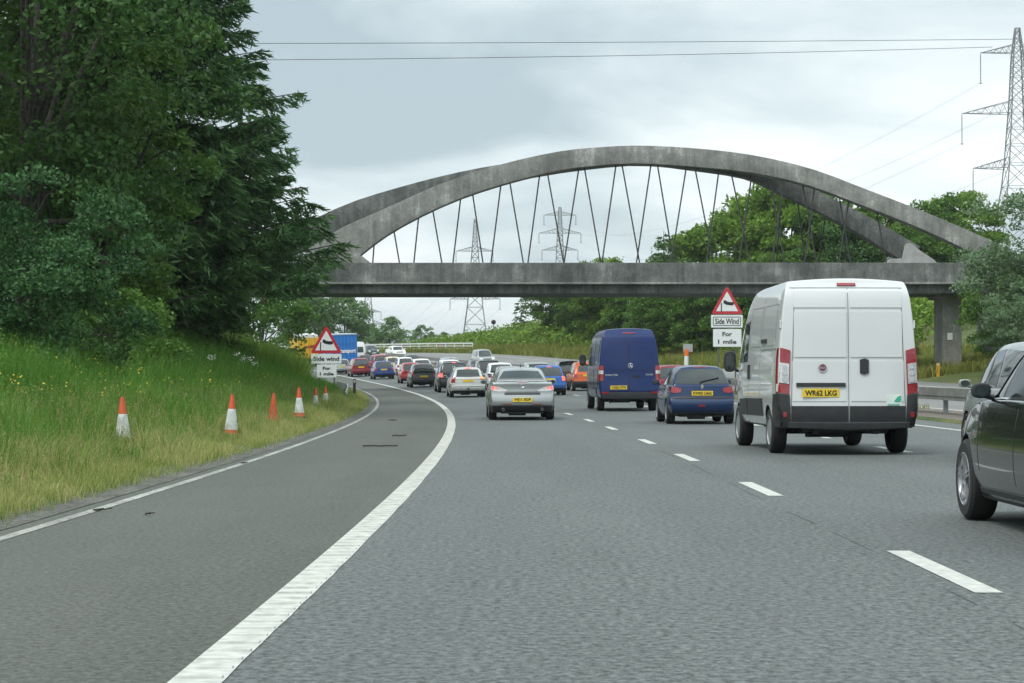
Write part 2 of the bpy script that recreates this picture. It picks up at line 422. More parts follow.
strip_sheet('hard_shoulder', rd, [-3.02, -1.5, -.10], lambda d, s: float(road_z(d, s)), M_SHLD)
strip_sheet('opposite_road', rd, [15.18, 18.9, 22.5, 26.2, 29.42], lambda d, s: float(road_z(d, s)), M_FAR)
M_DIRT = ground_mat('reservation_dirt', (.12, .105, .085), (.17, .155, .13), s1=.8, s2=25, bump=.6)
strip_sheet('reservation', rd, [12.5, 13.7, 15.0], lambda d, s: ground_z(d, s) + .006, M_DIRT)
M_LINE = plain('road_paint', (.43, .445, .41), .7, var=.22, scale=11.)
M_LINEW = ground_mat('worn_road_paint', (.20, .21, .19), (.34, .35, .32), s1=1.0, s2=30, rough=.7, bump=.2)
def line_bits(bits, z=.004):
    m = MB()
    for (d0, d1, s0, s1) in bits:
        n = max(1, int((d1 - d0) / 3))
        for i in range(n):
            a, b = lerp(d0, d1, i / n), lerp(d0, d1, (i + 1) / n)
            m.add([rp(a, s0, z), rp(a, s1, z), rp(b, s1, z), rp(b, s0, z)], [(0, 1, 2, 3)])
    return m
# thick ribbed edge line with a nibbled right edge
m = MB()
rg = random.Random(3); dcur = 5.0; jit = 0
while dcur < 330:
    st = .5 if dcur < 40 else 1.5
    j2 = rg.choice([0, 0, .002, -.003, -.006])
    m.add([rp(dcur, -.1, .004), rp(dcur, .1 + jit, .004), rp(dcur + st, .1 + j2, .004), rp(dcur + st, -.1, .004)], [(0, 1, 2, 3)])
    jit = j2; dcur += st
dcur = 6.0
while dcur < 70:                                   # raised ribs
    a, b = dcur, dcur + .05
    p = [rp(a, -.092, .004), rp(a, .088, .004), rp(b, .088, .004), rp(b, -.092, .004)]
    q = [v + Vector((0, 0, .008)) for v in (rp(a + .003, -.090, .004), rp(a + .003, .086, .004), rp(b - .003, .086, .004), rp(b - .003, -.090, .004))]
    m.add(p + q, [(4, 5, 6, 7), (0, 1, 5, 4), (1, 2, 6, 5), (2, 3, 7, 6), (3, 0, 4, 7)])
    dcur += .25
tag(m.build('edge_line_marking', M_LINE, fix=False), kind='structure')
bits = []
dash = [10.55 - 8.4 * 2, 10.55 - 8.4, 10.55, 19.4, 27.7, 34.95, 44.2, 51.8, 60.0]
while dash[-1] < 300: dash.append(dash[-1] + 8.3)
for d in dash:
    bits.append((d, d + 2.6, 3.575, 3.725)); bits.append((d + 3.3, d + 5.9, 7.225, 7.375))
lm = line_bits(bits); tag(lm.build('lane_marking', M_LINE, fix=False), kind='structure')
bits = [(-30, 320, 11.0, 11.16), (-30, 320, 15.9, 16.06), (-30, 320, 26.4, 26.55)]
d = -20
while d < 320:
    for s in (19.55, 23.0): bits.append((d, d + 2.4, s, s + .12))
    d += 7.6
tag(line_bits(bits).build('far_lane_marking', M_LINE, fix=False), kind='structure')
bits = []
d = -10; rg = random.Random(5)
while d < 140:
    l = rg.uniform(6, 22); bits.append((d, d + l, -2.56 + rg.uniform(-.012, .012), -2.45)); d += l + rg.choice([.0, .0, .35, .15])
tag(line_bits(bits).build('shoulder_line_marking', M_LINEW, fix=False), kind='structure')
# crumbling concrete channel between shoulder and grass
M_KERB = ground_mat('kerb_concrete', (.07, .072, .062), (.12, .12, .104), s1=1.2, s2=22, bump=.7)
strip_sheet('kerb', np.arange(-20, 330, 2.0), [-3.25, -3.12, -2.98, -2.80, -2.70],
            lambda d, s: float(road_z(d, s)) + float(np.interp(s, [-3.25, -3.12, -2.98, -2.8, -2.70], [.06, .045, .012, .010, .005])), M_KERB)
# tar seam along the joint between shoulder and lane, and beside the lane marks
M_TAR = ground_mat('tar_seam', (.075, .08, .08), (.11, .115, .115), s1=2, s2=40)
m = MB(); rg = random.Random(9)
for s in (3.50, 7.42):
    d = 6.0; o_ = 0
    while d < 200:
        w = rg.uniform(.006, .014); o2 = o_ * .8 + rg.uniform(-.02, .02)
        if rg.random() < .5:
            m.add([rp(d, s + o_, .003), rp(d, s + o_ + w, .003), rp(d + .8, s + o2 + w, .003), rp(d + .8, s + o2, .003)], [(0, 1, 2, 3)])
        o_ = o2; d += .8
tag(m.build('tar_joint', M_TAR, fix=False), kind='structure')

# far hills
V = []; xs = np.linspace(-5500, 5500, 220); rg = np.random.default_rng(4)
hh = 92 + 40 * np.sin(xs / 900 + 2.2) + 16 * np.sin(xs / 390 + .4) + 6 * np.sin(xs / 131)
hh = hh + 42 * np.exp(-((xs + 420) / 420) ** 2)
for k, (y, fz) in enumerate(((5600, 0), (5900, .35), (6300, .75), (6700, 1), (7100, .8), (7500, .3))):
    for i, x in enumerate(xs): V.append((x, y + 60 * math.sin(x / 300), max(-1, fz * hh[i] * (1 + .08 * math.sin(x / 90 + k)))))
n = len(xs); F = [(r * n + i, r * n + i + 1, (r + 1) * n + i + 1, (r + 1) * n + i) for r in range(5) for i in range(n - 1)]
M_HILL = ground_mat('hill_moor', (.05, .07, .035), (.08, .095, .05), s1=.004, s2=.03, bump=0)
tag(fast_mesh('hills', V, F, M_HILL, smooth=True), kind='structure')

# ------------------------------------------------------------------ vehicles
def cat_clark(me, level):
    o = bpy.data.objects.new('tmp', me); COL.objects.link(o)
    md = o.modifiers.new('s', 'SUBSURF'); md.levels = level; md.subdivision_type = 'CATMULL_CLARK'
    dg = bpy.context.evaluated_depsgraph_get()
    r = bpy.data.meshes.new_from_object(o.evaluated_get(dg))
    bpy.data.objects.remove(o); bpy.data.meshes.remove(me)
    return r
def remap_box(A, B, C, fn, level):
    """Surface of a parameter box (grid lines A,B,C) pushed through fn(a,b,c) and smoothed."""
    idx = {}; V = []; F = []
    def vid(i, j, k):
        key = (i, j, k)
        if key not in idx: idx[key] = len(V); V.append(fn(A[i], B[j], C[k]))
        return idx[key]
    na, nb, nc = len(A) - 1, len(B) - 1, len(C) - 1
    for i in range(na):
        for j in range(nb):
            F.append((vid(i, j, 0), vid(i, j + 1, 0), vid(i + 1, j + 1, 0), vid(i + 1, j, 0)))
            F.append((vid(i, j, nc), vid(i + 1, j, nc), vid(i + 1, j + 1, nc), vid(i, j + 1, nc)))
    for i in range(na):
        for k in range(nc):
            F.append((vid(i, 0, k), vid(i + 1, 0, k), vid(i + 1, 0, k + 1), vid(i, 0, k + 1)))
            F.append((vid(i, nb, k), vid(i, nb, k + 1), vid(i + 1, nb, k + 1), vid(i + 1, nb, k)))
    for j in range(nb):
        for k in range(nc):
            F.append((vid(0, j, k), vid(0, j, k + 1), vid(0, j + 1, k + 1), vid(0, j + 1, k)))
            F.append((vid(na, j, k), vid(na, j + 1, k), vid(na, j + 1, k + 1), vid(na, j, k + 1)))
    me = bpy.data.meshes.new('b'); me.from_pydata(V, [], F); me.update()
    return cat_clark(me, level) if level else me
def cut_wheels(me, spots, r, half_w, depth=.34):
    """Boolean wheel arches out of a closed body mesh."""
    c = MB()
    for sx in (-1, 1):
        for (y, z) in spots:
            x0, x1 = (half_w - depth, half_w + .3) if sx > 0 else (-half_w - .3, -half_w + depth)
            n = 28; pr = [(x0, 0), (x1, 0)]
            vs = []
            for i in range(n):
                t = 2 * math.pi * i / n; vs += [(x0, y + r * math.cos(t), z + r * math.sin(t)), (x1, y + r * math.cos(t), z + r * math.sin(t))]
            fs = [(2 * i, 2 * ((i + 1) % n), 2 * ((i + 1) % n) + 1, 2 * i + 1) for i in range(n)] + [tuple(range(0, 2 * n, 2))[::-1], tuple(range(1, 2 * n, 2))]
            c.add(vs, fs)
    co = c.build('cut', M_PLASTIC)
    o = bpy.data.objects.new('tmp', me); COL.objects.link(o)
    md = o.modifiers.new('b', 'BOOLEAN'); md.operation = 'DIFFERENCE'; md.object = co; md.solver = 'EXACT'
    dg = bpy.context.evaluated_depsgraph_get()
    r_ = bpy.data.meshes.new_from_object(o.evaluated_get(dg))
    bpy.data.objects.remove(o); bpy.data.objects.remove(co); bpy.data.meshes.remove(me)
    return r_
def join_meshes(meshes):
    V = []; F = []
    for me in meshes:
        o = len(V); V += [tuple(v.co) for v in me.vertices]; F += [tuple(i + o for i in p.vertices) for p in me.polygons]
    return V, F
class Body:
    """A finished body shell with a BVH so that glass, lamps and trim can be laid on it."""
    def __init__(s, meshes, mats, parent, dark):
        s.root = parent
        V, F = join_meshes(meshes)
        s.V, s.F = V, F
        s.bvh = BVHTree.FromPolygons([Vector(v) for v in V], F)
        me = bpy.data.meshes.new('body'); me.from_pydata(V, [], F); me.update()
        for m in mats: me.materials.append(m)
        mi = [dark(p.center, p.normal) for p in me.polygons]
        me.polygons.foreach_set('material_index', np.array(mi, np.int32))
        me.polygons.foreach_set('use_smooth', np.ones(len(me.polygons), bool)); me.set_sharp_from_angle(angle=math.radians(38))
        s.ob = link(bpy.data.objects.new('body', me), parent)
    def ray(s, view, a, b):
        if view == 'rear': o, d, q = Vector((a, -4, b)), Vector((0, 1, 0)), Vector((a, 0, b))
        elif view == 'front': o, d, q = Vector((a, 14, b)), Vector((0, -1, 0)), Vector((a, 6, b))
        elif view == 'left': o, d, q = Vector((-5, a, b)), Vector((1, 0, 0)), Vector((-1, a, b))
        elif view == 'right': o, d, q = Vector((5, a, b)), Vector((-1, 0, 0)), Vector((1, a, b))
        else: o, d, q = Vector((a, b, 6)), Vector((0, 0, -1)), Vector((a, b, 1))
        h = s.bvh.ray_cast(o, d)
        if h[0] is None: h = s.bvh.find_nearest(q)
        n = h[1]
        if n.dot(d) > 0: n = -n
        return h[0], n
    def patch(s, name, lo, hi, view, mat, off=.006, th=.012, nu=8, nv=5, parent=None, sharp=True):
        def rs(pl, n):
            pl = np.array(pl, float); L = np.r_[0, np.cumsum(np.hypot(*np.diff(pl, axis=0).T))]
            t = np.linspace(0, L[-1], n + 1); return np.c_[np.interp(t, L, pl[:, 0]), np.interp(t, L, pl[:, 1])]
        a, b = rs(lo, nu), rs(hi, nu)
        top = []; bot = []
        for j in range(nv + 1):
            for i in range(nu + 1):
                p = a[i] * (1 - j / nv) + b[i] * (j / nv)
                h, n = s.ray(view, p[0], p[1])
                top.append(h + n * off); bot.append(h - n * th)
        w = nu + 1; N = len(top); fs = []; 
        for j in range(nv):
            for i in range(nu): fs.append((j * w + i, j * w + i + 1, (j + 1) * w + i + 1, (j + 1) * w + i))
        rim = [i for i in range(w)] + [j * w + nu for j in range(1, nv + 1)] + [nv * w + i for i in range(nu - 1, -1, -1)] + [j * w for j in range(nv - 1, 0, -1)]
        k = len(rim)
        m = MB(); m.add(top + bot, fs + [(rim[i], rim[(i + 1) % k], N + rim[(i + 1) % k], N + rim[i]) for i in range(k)])
        o = m.build(name, mat, parent or s.root, smooth=True)
        return o
    def both(s, name, lo, hi, mat, view='rear', **k):
        """a patch on the right and its mirror image on the left (rear/front views mirror x; side views swap side)"""
        if view in ('rear', 'front', 'top'):
            f = lambda pl: [(-x, z) for x, z in pl]
            return s.patch(name, lo, hi, view, mat, **k), s.patch(name, f(lo), f(hi), view, mat, **k)
        return s.patch(name, lo, hi, 'right', mat, **k), s.patch(name, lo, hi, 'left', mat, **k)
    def quad(s, name, x0, x1, z0, z1, view, mat, **k):
        return s.patch(name, [(x0, z0), (x1, z0)], [(x0, z1), (x1, z1)], view, mat, **k)

def wheel(root, x, y, r, w, rim=M_RIM, spokes=5, hi=False, cover=False):
    sx = 1 if x > 0 else -1
    wh = empty('wheel', (x, y, r)); wh.parent = root
    n = 40 if hi else 20
    t = MB().lathe([(r * .62, -w / 2), (r * .9, -w / 2 * 1.02), (r * .985, -w / 2 * .8), (r, -w * .22), (r, w * .22), (r * .985, w / 2 * .8), (r * .9, w / 2 * 1.02), (r * .62, w / 2), (r * .6, 0)], n, 'x', close=True)
    t.build('tyre', M_TYRE, wh, smooth=True)
    k = MB(); o_ = sx * w * .5
    k.lathe([(r * .665, o_ * .35), (r * .665, o_ * 1.0), (r * .635, o_ * 1.04), (r * .60, o_ * .9), (r * .58, o_ * .35)], n, 'x', close=True)
    if cover:
        k.lathe([(r * .60, o_ * .82), (r * .45, o_ * .98), (r * .2, o_ * 1.02), (.001, o_ * 1.04)], n, 'x')
    else:
        for i in range(spokes):
            a = 2 * math.pi * i / spokes + .3
            for da in ((-.11, .11) if hi else (0,)):
                p0 = Vector((o_ * .92, math.cos(a + da * .3) * r * .12, math.sin(a + da * .3) * r * .12)); p1 = Vector((o_ * .95, math.cos(a + da) * r * .61, math.sin(a + da) * r * .61))
                k.bar(p0, p1, r * (.055 if hi else .085), 4, r * (.04 if hi else .07))
        k.lathe([(r * .16, o_ * .6), (r * .16, o_ * .96), (.001, o_ * 1.0)], 14, 'x')
    k.build('rim', rim, wh, smooth=True)
    MB().lathe([(r * .6, o_ * .30), (.001, o_ * .30)], n, 'x').build('brake_disc', M_PLASTIC, wh)
    return wh
def mirror(root, x, y, z, mat, size=(.20, .12, .14), glass=True):
    sx = 1 if x > 0 else -1
    def mf(a, b, c):
        p = Vector((a, 2 * b - 1, 2 * c - 1)); q = p.normalized() * 1.25; p = p.lerp(q, .7)
        if p.y < -.75: p.y = -.75
        k = 1 - .22 * (p.y + .75)
        return (p.x * size[0] / 2 * k, p.y * size[1] * .6, p.z * size[2] / 2 * k)
    m = remap_box([-1, -.4, .4, 1], [0, .2, .6, 1], [0, .35, .65, 1], mf, 2)
    for v in m.vertices: v.co += Vector((x, y, z))
    mm = MB(); V, F = join_meshes([m]); mm.add(V, F)
    mm.bar((x, y + .02, z - size[2] * .2), (x - sx * size[0] * .75, y + .06, z - size[2] * .45), .022, 6)
    o = mm.build('wing_mirror', mat, root, smooth=True)
    if glass: MB().bar((0, 0, 0), (0, .012, 0), size[2] * .36, 16).build('mirror_glass', M_GLASS, o).matrix_local = Matrix.Translation((x, y - size[1] * .49, z)) @ Matrix.Diagonal((size[0] / size[2] * .95, 1, 1, 1))
    return o
def plate(B, text, xc, zc, w=.52, h=.112, mat=M_PLATE_Y, view='rear', letters=True):
    root = B.root
    h0, n = B.ray(view, xc, zc)
    sg = -1 if view == 'rear' else 1
    pts = [B.ray(view, xc + a, zc)[0].y for a in (-.15, 0, .15)]
    y = (min(pts) - .016) if view == 'rear' else (max(pts) + .016)
    p = MB().box((xc, y, zc), (w, .014, h)).build('number_plate', mat, root, bevel=.002)
    if letters and text:
        text_mesh('registration', text, h * .86, M_INK, p, (xc, y + sg * .0085, zc), (math.radians(90), 0, 0 if view == 'rear' else math.pi), width=w * .86, bold=.003)
    return p

def make_car(K):
    """K: dict of dimensions and fittings. Local frame: origin on the ground under the tail, +Y forward."""
    L, Wd, H = K['L'], K['W'], K['H']
    zb = K.get('belt', .64 * H); z0 = K.get('z0', .19); r = K.get('r', .31); tw = K.get('tw', .2)
    yrb, yrt, yft, yfb = K['gh']                     # greenhouse: rear base, rear top, front top, front base
    lvl = K.get('lvl', 1)
    deck = K.get('deck'); hood = K.get('hood', .80 * zb + .10)
    tp = ([(0, deck - .04), (.12, deck), (yrb + .15, deck + .03), (yrb + .8, zb)] if deck else [(0, zb - .01), (1.5, zb)]) + \
         [(yfb - .25, zb), (yfb + .25, zb - .05), (L - .45, hood), (L - .12, hood - .10), (L, hood - .2)]
    tpx, tpy = zip(*tp)
    tail = K.get('tail', ([0, .10, .25, .42, .55, .8, 1], [.14, .03, 0, .005, .045, .06, .10]))
    rear_t = K.get('rear_taper', .95); front_t = K.get('front_taper', .80)
    def w_plan(y): return ip(y, [0, .12, .45, 1.1, L - 1.35, L - .6, L - .2, L], [rear_t - .04, rear_t, .985, 1, 1, .965, .89, front_t])
    def low(a, b, c):
        yr = ip(c, *tail); yf = L - ip(c, [0, .1, .35, .55, .8, 1], [.18, .05, 0, .04, .16, .34])
        y = lerp(yr, yf, b); zt = ip(y, tpx, tpy)
        z = lerp(z0 + .05 * max(0, 1 - y / .5), zt, c)
        w = Wd / 2 * ip(c, [0, .1, .3, .52, .8, 1], [.90, .955, .99, 1.0, .975, .925]) * w_plan(y)
        if abs(a) < .99 and c > .99: z += .02 * (1 - a * a)
        bow = .06 * a * a                                   # plan-view curvature of nose and tail
        y += bow * (max(0, 1 - b * 4)) - bow * 1.6 * max(0, b * 4 - 3)
        return (a * w, y, z)
    A = [-1, -.96, -.72, -.36, 0, .36, .72, .96, 1]
    Bg = [0, .012, .05, .11, .18, .27, .36, .45, .54, .63, .72, .80, .87, .93, .975, .992, 1]
    C = [0, .05, .18, .32, .44, .56, .70, .86, .96, 1]
    lower = remap_box(A, Bg, C, low, lvl)
    ax = K.get('axles', (K.get('ro', .78), L - .88))
    lower = cut_wheels(lower, [(ax[0], r), (ax[1], r)], r * 1.13, Wd / 2)
    ghw = K.get('gh_w', (.905, .745, .64))
    def gh(a, b, c):
        y0 = lerp(yrb, yrt, c) - .05 * math.sin(math.pi * c); y1 = lerp(yfb, yft, c) + .05 * math.sin(math.pi * c)
        y = lerp(y0, y1, b)
        q = (b - .45) / .55
        zt = H - .045 * q * q - K.get('roof_drop', 0) * max(0, .3 - b)
        z = lerp(zb - .10, zt, c) - (.035 * a * a * c)
        w = Wd / 2 * ip(c, [0, .12, .6, .9, 1], [ghw[0] + .01, ghw[0], lerp(ghw[0], ghw[1], .62), ghw[1], ghw[2]])
        w *= ip(b, [0, .12, .5, .85, 1], [.93, .985, 1, .985, .90])
        return (a * w, y - .04 * (1 - a * a) * max(0, 1 - b * 5) + .10 * (1 - a * a) * max(0, b * 5 - 4), z)
    top = remap_box([-1, -.94, -.6, -.2, .2, .6, .94, 1], [0, .03, .12, .25, .4, .55, .7, .85, .96, 1], [0, .15, .35, .6, .82, .95, 1], gh, lvl)
    root = empty(K['name'], label=K['label'], cat=K.get('cat', 'car'), group=K.get('group'))
    vz = K.get('valance', .34); arch = r * 1.13
    def dark(c, n):
        if c.z < zb - .05:
            for ay in ax:
                dd = math.hypot(c.y - ay, c.z - r)
                if dd < arch + .004 and abs(c.x) < Wd / 2: return 1
        if c.z < z0 + .03: return 1
        if c.z < vz and c.y < .55: return 1
        if K.get('cladding') and c.z < K['cladding']: return 1
        return 0
    Bd = Body([lower, top], [K['paint'], M_PLASTIC], root, dark)
    g = K.get('glass', M_GLASS)
    # rear window
    rw = K.get('rw', (.385 * Wd, .305 * Wd, zb + .03, H - .11))
    Bd.patch('rear_window', [(-rw[0], rw[2]), (0, rw[2] - .015), (rw[0], rw[2])], [(-rw[1], rw[3] - .02), (0, rw[3]), (rw[1], rw[3] - .02)], 'rear', g, nu=10, nv=5)
    # side glass: rear and front doors
    bp = K.get('bpillar', .5 * (yrb + yfb) + .1)
    zs = zb + .015; zt = H - .13
    yrear0 = yrb + K.get('cp', .32); yrear1 = yrt + K.get('cp', .32) * .9
    Bd.both('rear_side_window', [(yrear0, zs + .05), (bp - .05, zs)], [(yrear1, zt - .05), (bp - .07, zt)], g, 'right')
    Bd.both('front_side_window', [(bp + .05, zs), (yfb - .17, zs - .01)], [(bp + .03, zt), (yft - .12, zt - .03)], g, 'right')
    ww = .40 * Wd
    Bd.patch('windscreen', [(-ww, zb + .0), (0, zb - .02), (ww, zb + .0)], [(-ww * .84, H - .13), (0, H - .09), (ww * .84, H - .13)], 'front', g, nu=10)
    # lamps
    for lamp in K.get('lamps', []):
        nm, lo, hi, mt = lamp; Bd.both(nm, lo, hi, mt, 'rear', off=.016, nu=6, nv=5)
    if K.get('front_lamps', True):
        Bd.both('headlight', [(Wd * .26, hood - .20), (Wd * .40, hood - .17)], [(Wd * .26, hood - .08), (Wd * .41, hood - .03)], K.get('hl', M_CLEAR), 'front', off=.012, nu=5, nv=3)
        Bd.quad('grille', -Wd * .22, Wd * .22, hood - .24, hood - .12, 'front', M_PLASTIC)
        Bd.quad('lower_grille', -Wd * .30, Wd * .30, .27, .40, 'front', M_PLASTIC)
        if K.get('facing'): plate(Bd, '', 0, .46, mat=M_PLATE_W, view='front', letters=False)
    for nm, x0, x1, za, zb_, mt in K.get('rear_bits', []):
        Bd.quad(nm, x0, x1, za, zb_, 'rear', mt, off=.012, nu=max(2, min(12, int((x1 - x0) / .08))), nv=2)
    if K.get('plate') is not None:
        plate(Bd, K['plate'], K.get('plate_x', 0), K['plate_z'], letters=K.get('letters', True))
    if K.get('seams', True):
        for y in (bp, ):
            Bd.both('door_seam', [(y - .006, z0 + .16), (y + .006, z0 + .16)], [(y - .006, zs), (y + .006, zs)], M_PLASTIC, 'right', off=.002, nu=1, nv=8)
        for y in (bp - .22, bp + .86):
            Bd.both('door_handle', [(y - .2, zb - .13), (y, zb - .125)], [(y - .2, zb - .10), (y, zb - .095)], K['paint'], 'right', off=.02, nu=3, nv=2)
    for sx in (-1, 1):
        for y in ax: wheel(root, sx * (Wd / 2 - tw / 2 - .015), y, r, tw, K.get('rim', M_RIM), K.get('spokes', 5), K.get('hi', False), K.get('cover', False))
        mirror(root, sx * (Wd / 2 + K.get('mx', .08)), K.get('my', yfb - .42), zb + .07, K.get('mirror', K['paint']), K.get('msize', (.19, .11, .125)))
    # floor pan, axle and silencer seen in the gap under the tail
    u = MB().box((0, L / 2, z0 + .03), (Wd * .62, L - .5, .09)); u.bar((-Wd / 2 + .2, ax[0], r * .9), (Wd / 2 - .2, ax[0], r * .9), .045, 8)
    u.bar((-Wd * .2, .30, z0 + .005), (Wd * .05, .34, z0 + .005), .075, 10)
    u.build('underbody', M_PLASTIC, root)
    root['_'] = 0; del root['_']
    return root, Bd
def place(root, d, s, flip=False, z=0., yaw=0.):
    root.location = rp(d, s, z + .004)
    r = road_rot(d, s, flip); r.z += yaw; root.rotation_euler = r

P_SILVER = paint('silver_paint', (.36, .385, .38), .55, .25)
P_WHITE = paint('white_paint', (.74, .76, .76), 0, .22)
P_NAVY = paint('navy_paint', (.003, .022, .080), 0, .08, .4)
P_VANBLUE = paint('royal_blue_paint', (.002, .020, .110), 0, .05, .22)
P_BLACKGREEN = paint('black_green_paint', (.004, .006, .005), 0, .03, .8)
P_GREY = paint('dark_grey_paint', (.05, .055, .055), .3)
P_BLACK = paint('black_paint', (.014, .015, .018), .1)
P_RED = paint('red_paint', (.36, .02, .03), 0)
P_CRIMSON = paint('dark_red_paint', (.20, .012, .022), .1)
P_ORANGE = paint('orange_paint', (.50, .09, .02), .2)
P_BLUE = paint('mid_blue_paint', (.02, .12, .42), .2)
P_COBALT = paint('cobalt_paint', (.006, .032, .17), 0)
P_GREEN = paint('dark_green_paint', (.02, .05, .045), .2)
P_CREAM = paint('cream_paint', (.62, .56, .36), 0)
P_PINK = paint('faded_red_paint', (.42, .10, .12), 0)

SALOON = dict(L=4.73, W=1.80, H=1.44, belt=.95, deck=1.0, gh=(.62, 1.30, 3.05, 3.62), ro=1.0, r=.325, tw=.215, lvl=2, hi=True)
HATCH = dict(L=3.95, W=1.68, H=1.46, belt=.93, gh=(.10, .58, 2.2, 2.95), ro=.70, r=.30, cover=True)
ESTATE = dict(L=4.70, W=1.76, H=1.48, belt=.94, gh=(.10, .50, 3.0, 3.65), ro=.98, r=.315)
SUV = dict(L=4.60, W=1.86, H=1.72, belt=1.07, gh=(.12, .42, 2.75, 3.4), ro=.92, r=.36, z0=.26, valance=.46)
MPV = dict(L=4.40, W=1.80, H=1.63, belt=.98, gh=(.08, .40, 2.75, 3.6), ro=.85, r=.315)
def lamp_pair(x0, x1, z0, z1, mt=M_RED, nm='tail_light'):
    return (nm, [(x0 + .02, z0), (x1, z0 + .02)], [(x0 + .015, z1), (x1 - .01, z1)], mt)

# -- silver saloon ahead in our lane
def silver_saloon():
    K = dict(SALOON, name='saloon_car', label='silver four-door saloon with lit tail lamps nearest ahead in the left lane', paint=P_SILVER, valance=.40,
             tail=([0, .10, .25, .42, .55, .62, .8, 1], [.16, .04, 0, .0, .03, .075, .085, .07]),
             rw=(.66, .47, 1.03, 1.33), plate='WJ11 XDP', plate_z=.545, spokes=7,
             gh_w=(.87, .68, .57), lamps=[('tail_light', [(.42, .775), (.66, .765), (.83, .80)], [(.38, .79), (.62, .90), (.82, .925)], M_CLEAR),
                    ('brake_lamp', [(.665, .795), (.81, .82)], [(.63, .88), (.80, .912)], M_REDLIT)],
             rear_bits=[('tailgate_recess', -.48, .48, .68, .74, P_GREY), ('reflector', -.52, -.28, .42, .44, M_RED), ('reflector', .28, .52, .42, .44, M_RED),
                        ('high_brake_light', -.14, .14, 1.005, 1.02, M_RED), ('boot_seam', -.42, .42, .755, .763, M_GREYPL)])
    r, B = make_car(K)
    B.quad('bumper_insert', -.62, .62, .30, .40, 'rear', M_PLASTIC, off=.008, nu=12)
    e_ = MB(); h, n = B.ray('rear', 0, .91); 
    e_.lathe([(.045, -.006), (.05, .0), (.045, .006), (.036, .0)], 16, 'z', close=True)
    for v in range(len(e_.v)): x, y, z = e_.v[v]; e_.v[v] = (x, h.y - .012 - z, h.z + y * .8)
    e_.build('emblem', M_CHROME, r)
    for x in (-.52, .52): MB().lathe([(.036, -.02), (.036, .16), (.03, .16), (.03, -.02)], 14, 'z', close=True).build('exhaust_tip', M_CHROME, r).matrix_local = Matrix.Translation((x, .10, .29)) @ Matrix.Rotation(math.pi / 2, 4, 'X')
    MB().bar((0, 1.42, 1.43), (0, 1.30, 1.52), .012, 5, .006).build('aerial', M_PLASTIC, r)
    return r
place(silver_saloon(), 53.4, 1.90)

# -- navy hatchback in the second lane
def navy_hatch():
    K = dict(HATCH, name='hatchback', label='navy blue three-door hatchback with rear wiper, just behind the blue van', paint=P_NAVY, lvl=2, L=3.84, W=1.68, H=1.45, belt=.95,
             gh=(.16, .60, 2.1, 2.8), gh_w=(.90, .70, .58), rw=(.66, .515, .985, 1.345), plate='KW03 UAG', plate_z=.755, valance=.30,
             tail=([0, .10, .22, .42, .50, .58, .8, 1], [.13, .03, 0, .0, .01, .075, .10, .14]),
             lamps=[('tail_light', [(.53, .775), (.66, .755), (.80, .79)], [(.50, .86), (.64, .905), (.78, .925)], M_RED)],
             rear_bits=[('bumper_strip', -.78, .78, .625, .672, M_PLASTIC), ('fog_lamp', -.10, .06, .435, .475, M_RED), ('high_brake_light', -.16, .16, 1.375, 1.392, M_RED)])
    r, B = make_car(K)
    # rear wiper on its pivot
    a = B.ray('rear', -.03, 1.02); b = B.ray('rear', .42, 1.12)
    m = MB().bar(a[0] + a[1] * .03, b[0] + b[1] * .03, .013, 5, .016); m.bar(a[0], a[0] + a[1] * .045, .025, 8)
    m.build('rear_wiper', M_PLASTIC, r)
    # lion badge: a standing figure cut from sheet chrome
    h, n = B.ray('rear', 0, .915); s_ = .055
    sil = [(-.5, -1), (-.1, -.9), (-.05, -.4), (.25, -.95), (.65, -.95), (.35, -.3), (.7, .0), (.95, -.1), (.6, .3), (.9, .55), (.45, .6), (.2, 1), (-.35, 1), (-.55, .55), (-.2, .35), (-.75, .1), (-.8, -.15), (-.3, -.05), (-.45, -.5)]
    MB().prism([(x * s_, h.z + z * s_) for x, z in sil], h.y - .016, h.y - .006).build('emblem', M_CHROME, r)
    return r
place(navy_hatch(), 48.7, 6.12)

# -- silver estate
def silver_estate():
    K = dict(ESTATE, name='estate_car', label='pale silver estate car with roof rails and a tow ball', paint=paint('pale_silver_paint', (.50, .51, .49), .35, .3), lvl=2,
             rw=(.58, .50, 1.0, 1.36), plate='', plate_z=.80, valance=.33,
             lamps=[('tail_light', [(.63, .70), (.82, .72)], [(.60, .99), (.77, 1.0)], M_RED), ('reversing_lamp', [(.64, .64), (.82, .66)], [(.63, .69), (.82, .71)], M_CLEAR)],
             rear_bits=[('high_brake_light', -.13, .13, 1.385, 1.43, M_REDLIT), ('bumper_line', -.74, .74, .52, .535, M_GREYPL)])
    r, B = make_car(K)
    for sx in (-1, 1):
        m = MB(); pts = [(sx * .60, .75, 1.44), (sx * .60, .85, 1.50), (sx * .60, 2.7, 1.51), (sx * .60, 2.8, 1.45)]
        for a, b in zip(pts, pts[1:]): m.bar(a, b, .018, 6)
        m.build('roof_rail', M_CHROME, r)
    B.quad('indicator', .62, .80, .90, .98, 'rear', M_AMBERLIT, off=.022)
    m = MB().bar((0, .12, .36), (0, -.06, .40), .025, 6); m.lathe([(.001, -.04), (.045, -.02), (.05, .02), (.001, .05)], 10, 'z', (0, -.07, .43)); m.build('tow_ball', M_PLASTIC, r)
    return r
place(silver_estate(), 96.5, 1.95)

